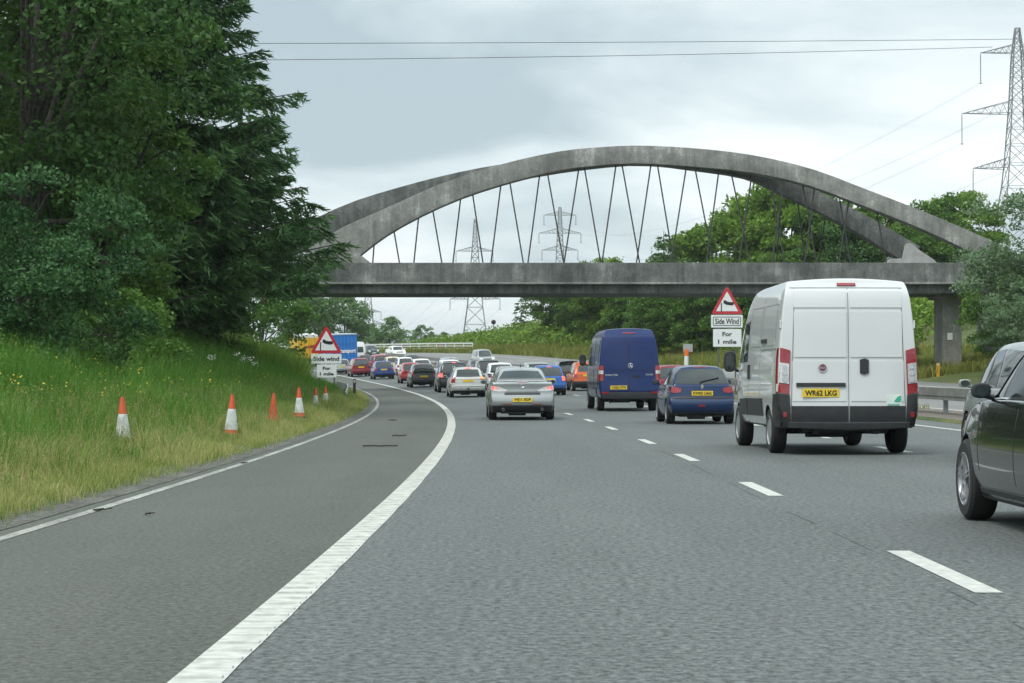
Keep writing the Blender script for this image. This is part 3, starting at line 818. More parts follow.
# -- generic traffic ------------------------------------------------
def traffic(base, name, label, d, s, pt, plate_txt='', plate_z=.72, lit=False, flip=False, yaw=0., group='cars queueing under and beyond the bridge', cat='car', **kw):
    Wd = kw.get('W', base['W']); zb = kw.get('belt', base.get('belt'))
    K = dict(base, name=name, label=label, paint=pt, plate=None if flip else plate_txt, plate_z=plate_z, letters=False, group=group, cat=cat, facing=flip,
             lamps=[lamp_pair(Wd * .345, Wd * .465, zb - .22, zb + .01, M_REDLIT if lit else M_RED)], seams=False,
             rear_bits=[('high_brake_light', -.12, .12, base['H'] - .075, base['H'] - .05, M_REDLIT if lit else M_RED), ('bumper_line', -Wd * .42, Wd * .42, .50, .515, M_PLASTIC)])
    K.update(kw)
    r, B = make_car(K); place(r, d, s, flip, yaw=yaw); return r
traffic(SUV, 'off_road_car', 'black off-roader with lit brake lamps partly behind the pale silver estate', 112, 2.25, P_BLACK, lit=True, plate_z=.85)
traffic(ESTATE, 'estate_car', 'dark grey estate car with roof bars alone beside the edge line', 130.5, 1.78, P_GREY, plate_z=.72, H=1.56)
traffic(HATCH, 'hatchback', 'cobalt blue hatchback at the bend, beside a dark red car', 164, 1.9, P_COBALT, plate_z=.80, H=1.5, W=1.74)
traffic(MPV, 'people_carrier', 'dark red people carrier furthest left in the queue before the lorries', 176, 1.25, P_CRIMSON, plate_z=.85)
traffic(HATCH, 'hatchback', 'silver hatchback tucked in left of the dark red people carrier', 187, .75, P_SILVER)
traffic(HATCH, 'hatchback', 'bright red hatchback just behind and left of the dark grey estate', 146, 2.3, P_RED, H=1.52)
traffic(HATCH, 'hatchback', 'mid blue hatchback half hidden by the nearest silver saloon', 98, 6.05, P_BLUE, plate_z=.8, H=1.5, lit=True)
traffic(ESTATE, 'estate_car', 'light grey estate whose roof shows above the mid blue hatchback', 112, 7.0, P_SILVER, H=1.62)
traffic(MPV, 'people_carrier', 'dark green people carrier behind the pale silver estate under the facing off-roader', 122, 5.15, P_GREEN, plate_z=.95, H=1.75)
traffic(SALOON, 'saloon_car', 'white saloon whose roof shows behind the nearest silver saloon', 116, 5.35, P_WHITE, lvl=1, hi=False, H=1.6)
traffic(SALOON, 'saloon_car', 'grey saloon directly in front of the nearest silver saloon', 103, 4.65, P_SILVER, lvl=1, hi=False, H=1.46)
traffic(HATCH, 'hatchback', 'orange hatchback beside the blue van with its dark bumper', 108.5, 9.25, P_ORANGE, plate_z=.85, cladding=.52, H=1.6, rw=(.52, .46, 1.05, 1.4))
traffic(ESTATE, 'estate_car', 'black estate car with yellow plate between the mid blue and orange hatchbacks', 122, 10.1, P_BLACK, plate_z=.70, H=1.6)
traffic(ESTATE, 'estate_car', 'white estate car showing above the black off-roader', 149, 5.5, P_WHITE, H=1.62)
traffic(SALOON, 'saloon_car', 'white saloon in sunlight right of the bright red hatchback', 166, 5.4, P_WHITE, lvl=1, hi=False, H=1.55)
traffic(HATCH, 'hatchback', 'white hatchback between the cobalt blue and bright red hatchbacks', 176, 5.2, P_WHITE, H=1.6)
traffic(HATCH, 'hatchback', 'cream hatchback just above the cobalt blue hatchback', 187, 5.6, P_CREAM, H=1.5)
traffic(MPV, 'people_carrier', 'faded red people carrier showing above the cobalt blue hatchback', 194, 5.4, P_PINK)
traffic(HATCH, 'hatchback', 'black hatchback with yellow plate between the dark red and cobalt blue cars', 203, 5.3, P_BLACK, plate_z=.6)
traffic(HATCH, 'hatchback', 'orange-red hatchback whose roof shows above the dark red people carrier', 212, 4.6, P_ORANGE, H=1.6)
traffic(SALOON, 'saloon_car', 'dark grey saloon in the third lane beyond the black off-roader', 158, 9.0, P_GREY, lvl=1, hi=False)
traffic(ESTATE, 'estate_car', 'silver estate car in the third lane of the distant queue', 174, 8.9, P_SILVER)
traffic(HATCH, 'hatchback', 'dark green hatchback in the third lane far up the bend', 196, 8.8, P_GREEN)
traffic(HATCH, 'hatchback', 'crimson hatchback showing between the blue van and the navy hatchback', 76, 8.9, P_CRIMSON, H=1.5)
# oncoming carriageway
OG = 'oncoming cars beyond the central reservation'
traffic(SUV, 'off_road_car', 'pale silver off-roader coming towards us on the far carriageway', 202, 16.4, P_SILVER, flip=True, group=OG)
traffic(SALOON, 'saloon_car', 'white oncoming car close to the white parapet', 250, 17.2, P_WHITE, flip=True, group=OG, lvl=1, hi=False)
traffic(HATCH, 'hatchback', 'dark oncoming hatchback left of the white oncoming car', 262, 17.0, P_GREEN, flip=True, group=OG)
SG = 'cars beyond the white parapet'
traffic(HATCH, 'hatchback', 'red car seen beyond the right end of the white parapet', 292, 35.8, P_RED, flip=True, group=SG)
traffic(HATCH, 'hatchback', 'pink-red car seen through the left end of the white parapet', 308, 35.2, P_PINK, flip=True, group=SG)
# silver car in the third lane beyond the black-green car
r_, B_ = make_car(dict(MPV, name='people_carrier', label='silver car half hidden behind the black-green car at the right edge', paint=P_SILVER, lvl=2, L=4.4, H=1.68, belt=1.0, plate='', plate_z=.8, letters=False,
    lamps=[lamp_pair(.62, .84, .8, 1.05)], hi=True, cp=.42)); place(r_, 26.1, 8.72)

# -- near black-green car at the right edge
def near_car():
    K = dict(SALOON, name='hatchback', label='glossy black-green car entering at the right edge, nearest to us', paint=P_BLACKGREEN, lvl=2, L=4.46, W=1.80, H=1.47, belt=.97, deck=None,
             gh=(.30, .9, 2.55, 3.30), ro=.85, r=.325, hood=.80, rw=(.55, .45, 1.02, 1.36), plate='', plate_z=.8, letters=False, hi=True, spokes=5, rim=M_RIM,
             glass=plain('tinted_glass', (.012, .02, .02), .06, 0, 0, .28, .25, 2), lamps=[lamp_pair(.6, .82, .8, .98)], front_taper=.74, cladding=None, my=2.80, msize=(.155, .16, .125), mx=.03, mirror=M_PLASTIC)
    r, B = make_car(K)
    for sx, vw in ((-1, 'left'), (1, 'right')):
        B.patch('door_seam', [(3.02, .42), (3.035, .42)], [(3.12, .93), (3.135, .93)], vw, M_PLASTIC, off=.002, nu=1, nv=8)
        B.patch('a_pillar', [(3.02, .965), (3.36, .95)], [(2.36, 1.39), (2.50, 1.41)], vw, plain('pillar_black', (.006, .007, .007), .75, spec=.1), off=.012, nu=3, nv=10)
        B.patch('side_repeater', [(3.20, .80), (3.27, .80)], [(3.20, .845), (3.27, .85)], vw, M_CHROME, off=.008, nu=3, nv=2)
        B.patch('sill_strip', [(1.15, .25), (3.1, .25)], [(1.15, .29), (3.1, .29)], vw, M_PLASTIC, off=.012, nu=14, nv=2)
        B.patch('waist_crease', [(.9, .705), (3.05, .72)], [(.9, .735), (3.05, .75)], vw, P_BLACKGREEN, off=.014, th=.004, nu=16, nv=2)
        B.patch('window_trim', [(.95, .985), (3.22, .965)], [(.95, 1.0), (3.22, .98)], vw, M_CHROME, off=.010, nu=14, nv=1)
    return r
place(near_car(), 12.55, 5.62)

# -- panel vans
def van_shell(root, L, Wd, H, pt, cfg):
    """One rounded box: upright tail, roof, raked windscreen and short bonnet."""
    z0 = cfg['z0']; 
    tp = cfg['top']
    tx, ty = zip(*tp)
    def fn(a, b, c):
        yr = ip(c, *cfg['tail']); yf = L - ip(c, [0, .08, .2, .32, 1], [.16, .03, 0, .05, .55])
        y = lerp(yr, yf, b); zt = ip(y, tx, ty)
        z = lerp(z0, zt, c)
        hz = z
        w = Wd / 2 * ip(hz, cfg['wz'], cfg['ww']) * ip(y, [0, .08, .3, L - 1.6, L - .5, L], [cfg.get('rt', .955), .985, 1, 1, .95, .80])
        if c > .99: z += .05 * (1 - a * a)
        y += .05 * a * a * max(0, 1 - b * 8) - .10 * a * a * max(0, b * 6 - 5)
        return (a * w, y, z)
    A = [-1, -.975, -.9, -.6, -.2, .2, .6, .9, .975, 1]
    B = [0, .006, .02, .06, .12, .2, .3, .4, .5, .58, .66, .72, .78, .84, .88, .92, .96, .985, .995, 1]
    C = [0, .02, .08, .16, .26, .36, .48, .6, .72, .84, .92, .97, .99, 1]
    me = remap_box(A, B, C, fn, 2)
    r = cfg['r']; ax = cfg['axles']
    me = cut_wheels(me, [(ax[0], r), (ax[1], r)], r * 1.15, Wd / 2, .36)
    def dark(c, n):
        for ay in ax:
            if math.hypot(c.y - ay, c.z - r) < r * 1.15 + .004 and abs(c.x) < Wd / 2: return 1
        if c.z < z0 + .03: return 1
        return 0
    Bd = Body([me], [pt, M_PLASTIC], root, dark)
    for sx in (-1, 1):
        for y in ax: wheel(root, sx * (Wd / 2 - .14), y, r, .225, M_STEEL, 5, True, True)
    u = MB().box((0, L / 2, z0 + .02), (Wd * .5, L - .7, .10))
    for sx in (-.45, .45): u.box((sx, L / 2, z0 - .03), (.09, L - .5, .13))
    u.bar((-Wd / 2 + .2, ax[0], r), (Wd / 2 - .2, ax[0], r), .055, 10)
    u.bar((-.55, .55, z0 - .06), (.05, .6, z0 - .06), .09, 12); u.box((0, .35, z0 - .02), (1.3, .08, .08))
    for sx in (-.6, .62): u.box((sx, ax[0] - .05, r - .02), (.08, 1.1, .03))
    u.build('underbody', M_PLASTIC, root)
    return Bd

def white_van():
    root = empty('panel_van', label='large white panel van with black bumper and tall red and clear tail lamps', cat='van')
    Wd, H, L = 2.13, 2.60, 5.35
    cfg = dict(z0=.40, r=.345, axles=(1.02, 4.45), tail=([0, .05, .12, .3, .5, .8, .93, 1], [.05, .0, 0, .03, .035, .05, .09, .20]),
               top=[(0, H - .02), (.3, H), (2.6, H - .02), (3.3, H - .08), (4.55, 1.36), (5.1, 1.08), (5.36, .9)],
               wz=[.40, .55, .9, 1.2, 1.5, 1.9, 2.2, 2.42, 2.56, 2.62], ww=[.93, .985, 1.0, 1.0, .985, .955, .925, .89, .85, .80])
    B = van_shell(root, L, Wd, H, paint('van_white_paint', (.60, .625, .625), 0, .25, .9), cfg)
    seam = lambda nm, x0, x1, za, zb, v='rear', **k: B.quad(nm, x0, x1, za, zb, v, M_GREYPL, off=.0025, nu=max(1, int(abs(x1 - x0) / .1)), nv=max(1, int((zb - za) / .1)), **k)
    M_SEAM = plain('panel_gap', (.18, .19, .195), .7, var=.2)
    seam = lambda nm, x0, x1, za, zb, v='rear': B.quad(nm, x0, x1, za, zb, v, M_SEAM, off=.0025, nu=max(1, int(abs(x1 - x0) / .1)), nv=max(1, int((zb - za) / .1)))
    # two rear doors: shut lines, upper panel line, pressed creases
    seam('door_gap', -.006, .006, .50, 2.50); seam('door_gap', -.86, .83, 2.492, 2.504)
    B.patch('door_gap', [(-.862, .68), (-.85, .68)], [(-.802, 2.50), (-.79, 2.50)], 'rear', M_SEAM, off=.0025, nu=1, nv=14)
    B.patch('door_gap', [(.85, .68), (.862, .68)], [(.79, 2.50), (.802, 2.50)], 'rear', M_SEAM, off=.0025, nu=1, nv=14)
    P = MATS['van_white_paint']
    for x0, x1 in ((-.81, -.03), (.03, .81)):
        B.quad('pressed_panel', x0, x1, 2.20, 2.45, 'rear', P, off=.012, nu=8, nv=3)
        B.quad('pressed_panel', x0, x1, 1.46, 2.14, 'rear', P, off=.012, nu=8, nv=6)
        B.quad('pressed_panel', x0 * 1.03, x1 * 1.03, .80, 1.40, 'rear', P, off=.009, nu=8, nv=6)
    # plate, light bar, handle, emblem, sticker
    B.quad('plate_lamp_bar', -.78, -.05, 1.015, 1.075, 'rear', M_PLASTIC, off=.03, nu=8, nv=2)
    plate(B, 'WR62 LKG', -.42, .925, .55, .125)
    B.patch('rear_door_handle', [(.17, 1.22), (.235, 1.20), (.30, 1.22)], [(.17, 1.42), (.235, 1.44), (.30, 1.42)], 'rear', M_PLASTIC, off=.03, nu=6, nv=5)
    h, n = B.ray('rear', -.39, 1.30)
    e_ = MB()
    for r0, r1, yy in ((.0, .055, -.030),):
        e_.bar((-.39, h.y - .002, 1.30), (-.39, h.y - .026, 1.30), .066, 24)
    em = e_.build('emblem', M_CHROME, root)
    MB().bar((-.39, h.y - .026, 1.30), (-.39, h.y - .032, 1.30), .054, 24).build('emblem_disc', plain('emblem_red', (.16, .012, .03), .2, 0, 1), em)
    text_mesh('emblem_lettering', 'FIAT', .05, M_CHROME, em, (-.39, h.y - .034, 1.30), (math.pi / 2, 0, 0), width=.085)
    stk = B.quad('sticker', .56, .80, .72, .90, 'rear', plain('sticker_white', (.62, .68, .64), .4), off=.012, nu=4, nv=3)
    B.patch('sticker_leaf', [(.68, .80), (.73, .79), (.785, .815)], [(.69, .815), (.74, .875), (.785, .885)], 'rear', plain('sticker_green', (.04, .36, .24), .4), off=.02, nu=4, nv=2, parent=stk)
    B.quad('sticker_text', .58, .76, .74, .765, 'rear', plain('sticker_teal', (.22, .45, .40), .5), off=.02, nu=3, nv=1, parent=stk)
    # high brake lamp on the roof edge
    B.quad('high_brake_light', -.15, .13, 2.525, 2.565, 'rear', M_RED, off=.022, nu=4, nv=2)
    for sx in (-1, 1):
        f = lambda pl: [(sx * x, z) for x, z in pl]
        tl = B.patch('tail_light', f([(.885, .90), (1.03, .93)]), f([(.865, 1.56), (1.005, 1.60)]), 'rear', M_RED, off=.022, nu=6, nv=12)
        B.patch('clear_lens', f([(.892, 1.06), (1.022, 1.08)]), f([(.885, 1.36), (1.012, 1.38)]), 'rear', M_CLEAR, off=.034, nu=4, nv=5, parent=tl)
        for zz, rr in ((1.13, .045), (1.22, .04), (1.31, .03)):
            hh, _ = B.ray('rear', sx * .95, zz)
            MB().bar((sx * .95, hh.y - .01, zz), (sx * .95, hh.y - .045, zz), rr, 14).build('bulb', M_CHROME, tl)
        # lamp wraps on to the flank
        vw = 'right' if sx > 0 else 'left'
        B.patch('tail_light_side', [(.13, .92), (.22, .93)], [(.14, 1.60), (.21, 1.58)], vw, M_RED, off=.014, nu=3, nv=8, parent=tl)
        # black corner piece and reflector
        B.patch('bumper_corner', f([(.86, .42), (1.07, .44)]), f([(.88, .89), (1.045, .92)]), 'rear', M_PLASTIC, off=.03, nu=5, nv=6)
        B.patch('bumper_corner_side', [(.12, .42), (.60, .42)], [(.12, .92), (.40, .90)], vw, M_PLASTIC, off=.02, nu=6, nv=6)
        hh, _ = B.ray('rear', sx * .955, .60)
        MB().box((sx * .955, hh.y - .035, .60), (.06, .02, .075)).build('reflector', M_RED, root, bevel=.008)
        # side trim and panels
        B.patch('side_moulding', [(1.55, .56), (3.05, .55)], [(1.55, .83), (3.0, .82)], vw, M_PLASTIC, off=.022, nu=12, nv=3)
        B.patch('side_moulding', [(3.12, .55), (4.02, .54)], [(3.12, .82), (4.05, .80)], vw, M_PLASTIC, off=.022, nu=8, nv=3)
        for y0, y1 in ((.45, 1.75), (1.92, 2.98)):
            for zz in (1.64, 2.26): B.quad('panel_crease', y0, y1, zz, zz + .012, vw, M_SEAM, off=.003, nu=8, nv=1)
            for yy in (y0, y1): B.quad('panel_crease', yy, yy + .012, 1.64, 2.26, vw, M_SEAM, off=.003, nu=1, nv=6)
        B.quad('slide_rail', .32, 1.78, 1.575, 1.60, vw, M_SEAM, off=.006, nu=10, nv=1)
        B.patch('door_gap', [(1.84, .5), (1.855, .5)], [(1.84, 2.4), (1.855, 2.4)], vw, M_SEAM, off=.0025, nu=1, nv=14)
        B.patch('door_gap', [(3.06, .5), (3.075, .5)], [(3.04, 2.35), (3.055, 2.35)], vw, M_SEAM, off=.0025, nu=1, nv=14)
        B.quad('side_door_handle', 2.86, 2.97, 1.13, 1.36, vw, M_PLASTIC, off=.03, nu=3, nv=4)
        B.quad('side_vent', 1.25, 1.72, 1.69, 1.75, vw, M_PLASTIC, off=.022, nu=6, nv=1)
        B.patch('cab_window', [(3.16, 1.42), (4.25, 1.40)], [(3.16, 2.08), (3.62, 2.05)], vw, M_GLASS, off=.006, nu=8, nv=5)
        for zz in (1.0, 1.95): 
            hh, nn = B.ray(vw, .13, zz)
            MB().box((hh.x + sx * .01, .13, zz), (.03, .06, .12)).build('hinge', P, root, bevel=.008)
        mirror(root, sx * (Wd / 2 + .15), 4.2, 1.43, M_PLASTIC, (.22, .15, .38))
    bp = B.patch('bumper', [(-.90, .40), (0, .385), (.90, .40)], [(-.90, .50), (0, .49), (.90, .50)], 'rear', M_GREYPL, off=.07, nu=14, nv=3)
    B.quad('door_skirt', -.855, -.012, .50, .73, 'rear', M_PLASTIC, off=.016, nu=8, nv=3)
    B.quad('door_skirt', .012, .855, .50, .73, 'rear', M_PLASTIC, off=.016, nu=8, nv=3)
    B.patch('windscreen', [(-.85, 1.42), (.85, 1.42)], [(-.72, 2.35), (.72, 2.35)], 'front', M_GLASS, nu=10)
    B.quad('grille', -.55, .55, .55, .85, 'front', M_PLASTIC)
    B.both('headlight', [(.60, .80), (.92, .82)], [(.62, 1.0), (.93, 1.12)], M_CLEAR, 'front')
    return root
place(white_van(), 29.8, 6.15, yaw=.018)

def blue_van():
    root = empty('panel_van', label='royal blue high-roof panel van in the second lane, ahead of the navy hatchback', cat='van')
    Wd, H, L = 1.99, 2.64, 5.9
    cfg = dict(z0=.42, r=.34, axles=(1.15, 4.85), tail=([0, .05, .12, .3, .5, .8, .93, 1], [.06, .0, 0, .04, .05, .09, .16, .30]), rt=.94,
               top=[(0, H - .05), (.4, H), (3.0, H), (3.7, H - .12), (4.9, 1.45), (5.6, 1.12), (5.9, .9)],
               wz=[.42, .55, .9, 1.2, 1.5, 1.85, 2.1, 2.36, 2.54, 2.64], ww=[.93, .985, 1.0, 1.0, .985, .955, .92, .875, .82, .72])
    B = van_shell(root, L, Wd, H, P_VANBLUE, cfg)
    P = P_VANBLUE
    B.quad('door_gap', -.008, .008, .55, 2.46, 'rear', M_INK, off=.003, nu=1, nv=14)
    for x0, x1 in ((-.76, -.03), (.03, .76)):
        B.patch('pressed_panel', [(x0, 1.36), ((x0 + x1) / 2, 1.30), (x1, 1.36)], [(x0 * .95, 2.14), (x1 * .95, 2.14)], 'rear', P, off=.018, nu=8, nv=6)
        B.quad('pressed_panel', x0 * .93, x1 * .93, 2.22, 2.40, 'rear', P, off=.014, nu=8, nv=3)
        B.quad('pressed_panel', x0, x1, .66, .98, 'rear', P, off=.014, nu=8, nv=3)
    plate(B, 'YX05 HTN', -.36, .77, .54, .12)
    for sx in (-1, 1):
        f = lambda pl: [(sx * x, z) for x, z in pl]
        vw = 'right' if sx > 0 else 'left'
        tl = B.patch('tail_light', f([(.845, .98), (.975, 1.0)]), f([(.835, 1.46), (.955, 1.48)]), 'rear', M_RED, off=.025, nu=5, nv=8)
        B.patch('clear_lens', f([(.848, 1.20), (.972, 1.21)]), f([(.842, 1.31), (.965, 1.32)]), 'rear', M_CLEAR, off=.036, nu=4, nv=3, parent=tl)
        B.patch('tail_light_side', [(.14, 1.0), (.22, 1.0)], [(.15, 1.48), (.22, 1.46)], vw, M_RED, off=.014, nu=3, nv=6, parent=tl)
        B.patch('reflector', f([(.68, .575), (.90, .58)]), f([(.68, .635), (.90, .64)]), 'rear', M_RED, off=.075, nu=4, nv=1)
        for y0, y1 in ((.5, 1.9), (2.05, 3.15)):
            B.quad('pressed_panel', y0, y1, 1.55, 2.30, vw, P, off=.012, nu=8, nv=5)
            B.quad('pressed_panel', y0, y1, .75, 1.35, vw, P, off=.010, nu=8, nv=4)
        B.patch('side_moulding', [(.4, .86), (4.2, .84)], [(.4, .95), (4.2, .94)], vw, M_PLASTIC, off=.02, nu=16, nv=1)
        B.patch('cab_window', [(3.35, 1.5), (4.6, 1.48)], [(3.35, 2.1), (3.95, 2.08)], vw, M_GLASS, off=.006, nu=8, nv=5)
        B.patch('door_gap', [(1.97, .5), (1.985, .5)], [(1.97, 2.4), (1.985, 2.4)], vw, M_INK, off=.0025, nu=1, nv=14)
        mirror(root, sx * (Wd / 2 + .15), 4.7, 1.68, M_PLASTIC, (.25, .14, .42))
    B.patch('bumper', [(-.88, .44), (.88, .44)], [(-.90, .62), (.90, .62)], 'rear', M_GREYPL, off=.06, nu=14, nv=3)
    B.quad('rear_door_handle', .08, .34, 1.10, 1.15, 'rear', M_INK, off=.02, nu=3, nv=2)
    B.quad('high_brake_light', -.20, .20, 2.50, 2.53, 'rear', M_RED, off=.02, nu=4, nv=1)
    # lettering strips and ringed three-pointed emblem
    hh = B.ray('rear', -.55, 1.17)[0]
    text_mesh('lettering', 'SPRINTER', .075, M_CHROME, root, (-.58, hh.y - .014, 1.17), (math.pi / 2, 0, 0), width=.42, bold=.002)
    hh = B.ray('rear', .62, 1.17)[0]
    text_mesh('lettering', '313 CDI', .065, M_CHROME, root, (.64, hh.y - .014, 1.18), (math.pi / 2, 0, 0), width=.22, bold=.002)
    h = B.ray('rear', .03, 1.47)[0]; m = MB(); n = 28; R_ = .075
    ring = [Vector((.03 + R_ * math.sin(2 * math.pi * i / n), h.y - .03, 1.47 + R_ * math.cos(2 * math.pi * i / n))) for i in range(n)]
    for i in range(n): m.bar(ring[i], ring[(i + 1) % n], .007, 5)
    for k in range(3):
        t = 2 * math.pi * k / 3
        m.bar((.03, h.y - .03, 1.47), (.03 + R_ * math.sin(t), h.y - .03, 1.47 + R_ * math.cos(t)), .016, 5, .004)
    m.build('emblem', M_CHROME, root)
    # tow bracket
    MB().bar((-.62, .25, .40), (-.62, .22, .26), .03, 6).build('tow_bracket', M_PLASTIC, root)
    B.patch('windscreen', [(-.8, 1.5), (.8, 1.5)], [(-.68, 2.4), (.68, 2.4)], 'front', M_GLASS, nu=10)
    B.quad('grille', -.5, .5, .7, 1.0, 'front', M_PLASTIC)
    B.both('headlight', [(.58, .85), (.88, .88)], [(.6, 1.05), (.88, 1.15)], M_CLEAR, 'front')
    return root
place(blue_van(), 64.5, 5.85)

def far_van():
    root = empty('panel_van', label='small white van showing to the right of the blue lorry', cat='van')
    cfg = dict(z0=.42, r=.34, axles=(1.0, 4.2), tail=([0, .1, .3, .8, 1], [.04, 0, .03, .08, .22]),
               top=[(0, 2.55), (.3, 2.6), (2.6, 2.6), (3.2, 2.5), (4.3, 1.4), (5, 1.0)],
               wz=[.42, .6, 1.2, 1.9, 2.4, 2.62], ww=[.93, .99, 1.0, .955, .88, .78])
    B = van_shell(root, 5.0, 2.0, 2.6, P_WHITE, cfg)
    B.both('tail_light', [(.84, .95), (.97, .97)], [(.83, 1.4), (.95, 1.42)], M_RED, 'rear', off=.02)
    B.both('rear_window', [(.08, 1.5), (.74, 1.5)], [(.08, 2.1), (.70, 2.1)], M_GLASS, 'rear')
    B.patch('bumper', [(-.9, .42), (.9, .42)], [(-.9, .62), (.9, .62)], 'rear', M_PLASTIC, off=.05, nu=10, nv=2)
    return root
place(far_van(), 214, 6.0)

# -- lorries
def lorry_wheels(root, L, Wd, ys, r=.5):
    for y in ys:
        for sx in (-1, 1): wheel(root, sx * (Wd / 2 - .16), y, r, .30, M_STEEL, 6, False, True)
def blue_lorry():
    root = empty('lorry', label='blue curtain-sided lorry with white lettering on its rear behind the left sign', cat='lorry')
    Wd, H, L = 2.5, 3.62, 9.5
    cb = plain('lorry_blue', (.018, .16, .50), .4, 0, .2, var=.12)
    m = MB().box((0, L / 2 - .5, (H + 1.05) / 2), (Wd, L - 2.4, H - 1.05)); m.build('load_box', cb, root, bevel=.03)
    rb = MB()
    for x in np.linspace(-1.1, 1.1, 7): rb.box((x, .69 - .012, 2.45), (.05, .03, 2.6))
    for z in (1.2, 2.0, 2.8, 3.6): rb.box((0, .69 - .022, z), (2.4, .02, .035))
    rb.build('door_ribs', plain('lorry_blue_trim', (.03, .22, .56), .4), root)
    rf = MB().box((0, L / 2 - .5, H + .05), (Wd + .05, L - 2.3, .1)); rf.build('roof', plain('lorry_roof_grey', (.45, .5, .55), .5), root)
    text_mesh('lettering', 'transport', .55, M_WHITEINK, root, (.25, .655, 1.95), (math.pi / 2, 0, 0), width=1.7, bold=.02)
    MB().box((0, L / 2 - .4, .85), (.9, L - 1.2, .25)).build('chassis', M_PLASTIC, root)
    c = remap_box([-1, -.9, .9, 1], [0, .1, .8, 1], [0, .1, .5, .9, 1], lambda a, b, c: (a * 1.2, L - 2.1 + b * 2.1 - .35 * c * c * b, .55 + c * 2.6), 2)
    V, F = join_meshes([c]); mm = MB(); mm.add(V, F); cab = mm.build('cab', P_WHITE, root, smooth=True)
    MB().box((0, L - .22, 2.25), (2.1, .03, .8)).build('windscreen', M_GLASS, cab)
    for sx in (-1, 1): MB().box((sx * 1.0, .66, .95), (.4, .08, .16)).build('tail_light', M_RED, root)
    MB().box((0, .72, .62), (2.4, .1, .16)).build('bumper', M_PLASTIC, root)
    lorry_wheels(root, L, Wd, (1.9, 3.1, L - 1.2))
    return root
place(blue_lorry(), 197, 2.35)
def yellow_lorry():
    root = empty('lorry', label='yellow tipper lorry heaped with pale sacks behind the left verge', cat='lorry')
    Wd, H, L = 2.5, 3.15, 8.5
    yb = plain('lorry_yellow', (.62, .36, .015), .5, var=.15)
    m = MB(); m.box((0, L / 2 - 1.0, .95), (Wd, L - 2.4, .12))
    m.box((0, .2, (1.0 + H) / 2), (Wd, .08, H - 1.0)); m.box((0, L - 2.3, (1.0 + H) / 2), (Wd, .08, H - 1.0))
    for sx in (-1, 1): m.box((sx * (Wd / 2 - .04), L / 2 - 1.05, (1.0 + H) / 2), (.08, L - 2.5, H - 1.0))
    m.build('load_body', yb, root)
    rb = MB()
    for x in np.linspace(-1.2, 1.2, 5): rb.box((x, .14, 2.1), (.08, .06, 2.1))
    rb.build('ribs', plain('lorry_yellow_dark', (.5, .28, .012), .55), root)
    text_mesh('lettering', 'midlife', .5, M_RED, root, (.1, .105, 2.2), (math.pi / 2, 0, 0), width=1.3, bold=.015)
    sk = plain('sack_white', (.55, .57, .56), .8, var=.2)
    for i in range(7):
        me = remap_box([-1, -.5, .5, 1], [0, .3, .7, 1], [0, .3, .7, 1], lambda a, b, c: (a * .55, (b - .5) * 1.2, c * .8), 2)
        V, F = join_meshes([me]); mm = MB()
        ox, oy, oz = (-.6, 0, .62)[i % 3], .8 + i * .72, H - .42 + .05 * (i % 2)
        mm.add([(v[0] + ox + .05 * math.sin(9 * v[1]), v[1] + oy, v[2] + oz + .05 * math.sin(7 * v[0] + i)) for v in V], F)
        o = mm.build('bulk_sack', sk, root, smooth=True)
    MB().box((0, L / 2 - .4, .75), (.9, L - 1.0, .25)).build('chassis', M_PLASTIC, root)
    c = remap_box([-1, -.9, .9, 1], [0, .1, .8, 1], [0, .1, .5, .9, 1], lambda a, b, c: (a * 1.2, L - 2.0 + b * 1.9 - .3 * c * c * b, .55 + c * 2.4), 2)
    V, F = join_meshes([c]); mm = MB(); mm.add(V, F); cab = mm.build('cab', yb, root, smooth=True)
    MB().box((0, L - .25, 2.2), (2.0, .03, .7)).build('windscreen', M_GLASS, cab)
    for sx in (-1, 1): MB().box((sx * 1.0, .12, .85), (.4, .08, .16)).build('tail_light', M_RED, root)
    lorry_wheels(root, L, Wd, (1.4, 2.6, L - 1.1))
    return root
place(yellow_lorry(), 219, 1.7)

# ------------------------------------------------------------------ arch bridge
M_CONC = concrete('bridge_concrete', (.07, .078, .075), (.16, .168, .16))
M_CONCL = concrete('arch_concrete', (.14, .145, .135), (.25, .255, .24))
M_CABLE = plain('hanger_steel', (.055, .058, .06), .5, .5)
D0, D1 = 120.0, 126.2                            # near and far faces of the deck
def up(x, y, d): return Vector((px(x, d), d, CAM_H + (382 - y) * d / FPX))
br = empty('arch_bridge', (8, 123, 6.3), label='concrete arch footbridge spanning the whole road on thin hanger cables', cat='bridge')
inv = Matrix.Translation((-8, -123, -6.3))
def bput(m, name, mat, **k):
    m.v = [tuple(inv @ Vector(v)) for v in m.v]; return m.build(name, mat, br, **k)
XL0, XR0 = -21.0, 33.0
m = MB()
zt, zm_, zb_ = 8.28, 7.06, 6.44
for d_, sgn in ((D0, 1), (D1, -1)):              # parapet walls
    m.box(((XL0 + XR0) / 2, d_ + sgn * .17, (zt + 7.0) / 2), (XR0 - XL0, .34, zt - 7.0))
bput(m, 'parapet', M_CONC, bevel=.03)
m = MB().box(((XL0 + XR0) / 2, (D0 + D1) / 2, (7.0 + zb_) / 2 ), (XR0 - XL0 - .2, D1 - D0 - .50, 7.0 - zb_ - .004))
bput(m, 'deck', M_CONC, bevel=.04)
m = MB().box(((XL0 + XR0) / 2, D0 + .05, 7.04), (XR0 - XL0 + .04, .5, .12)); bput(m, 'ledge', M_CONCL, bevel=.02)
m = MB()
for x in np.arange(XL0 + 4, XR0, 8.9): m.box((x, D0 - .005, 7.7), (.05, .03, 1.12))
bput(m, 'movement_joint', M_CONC)
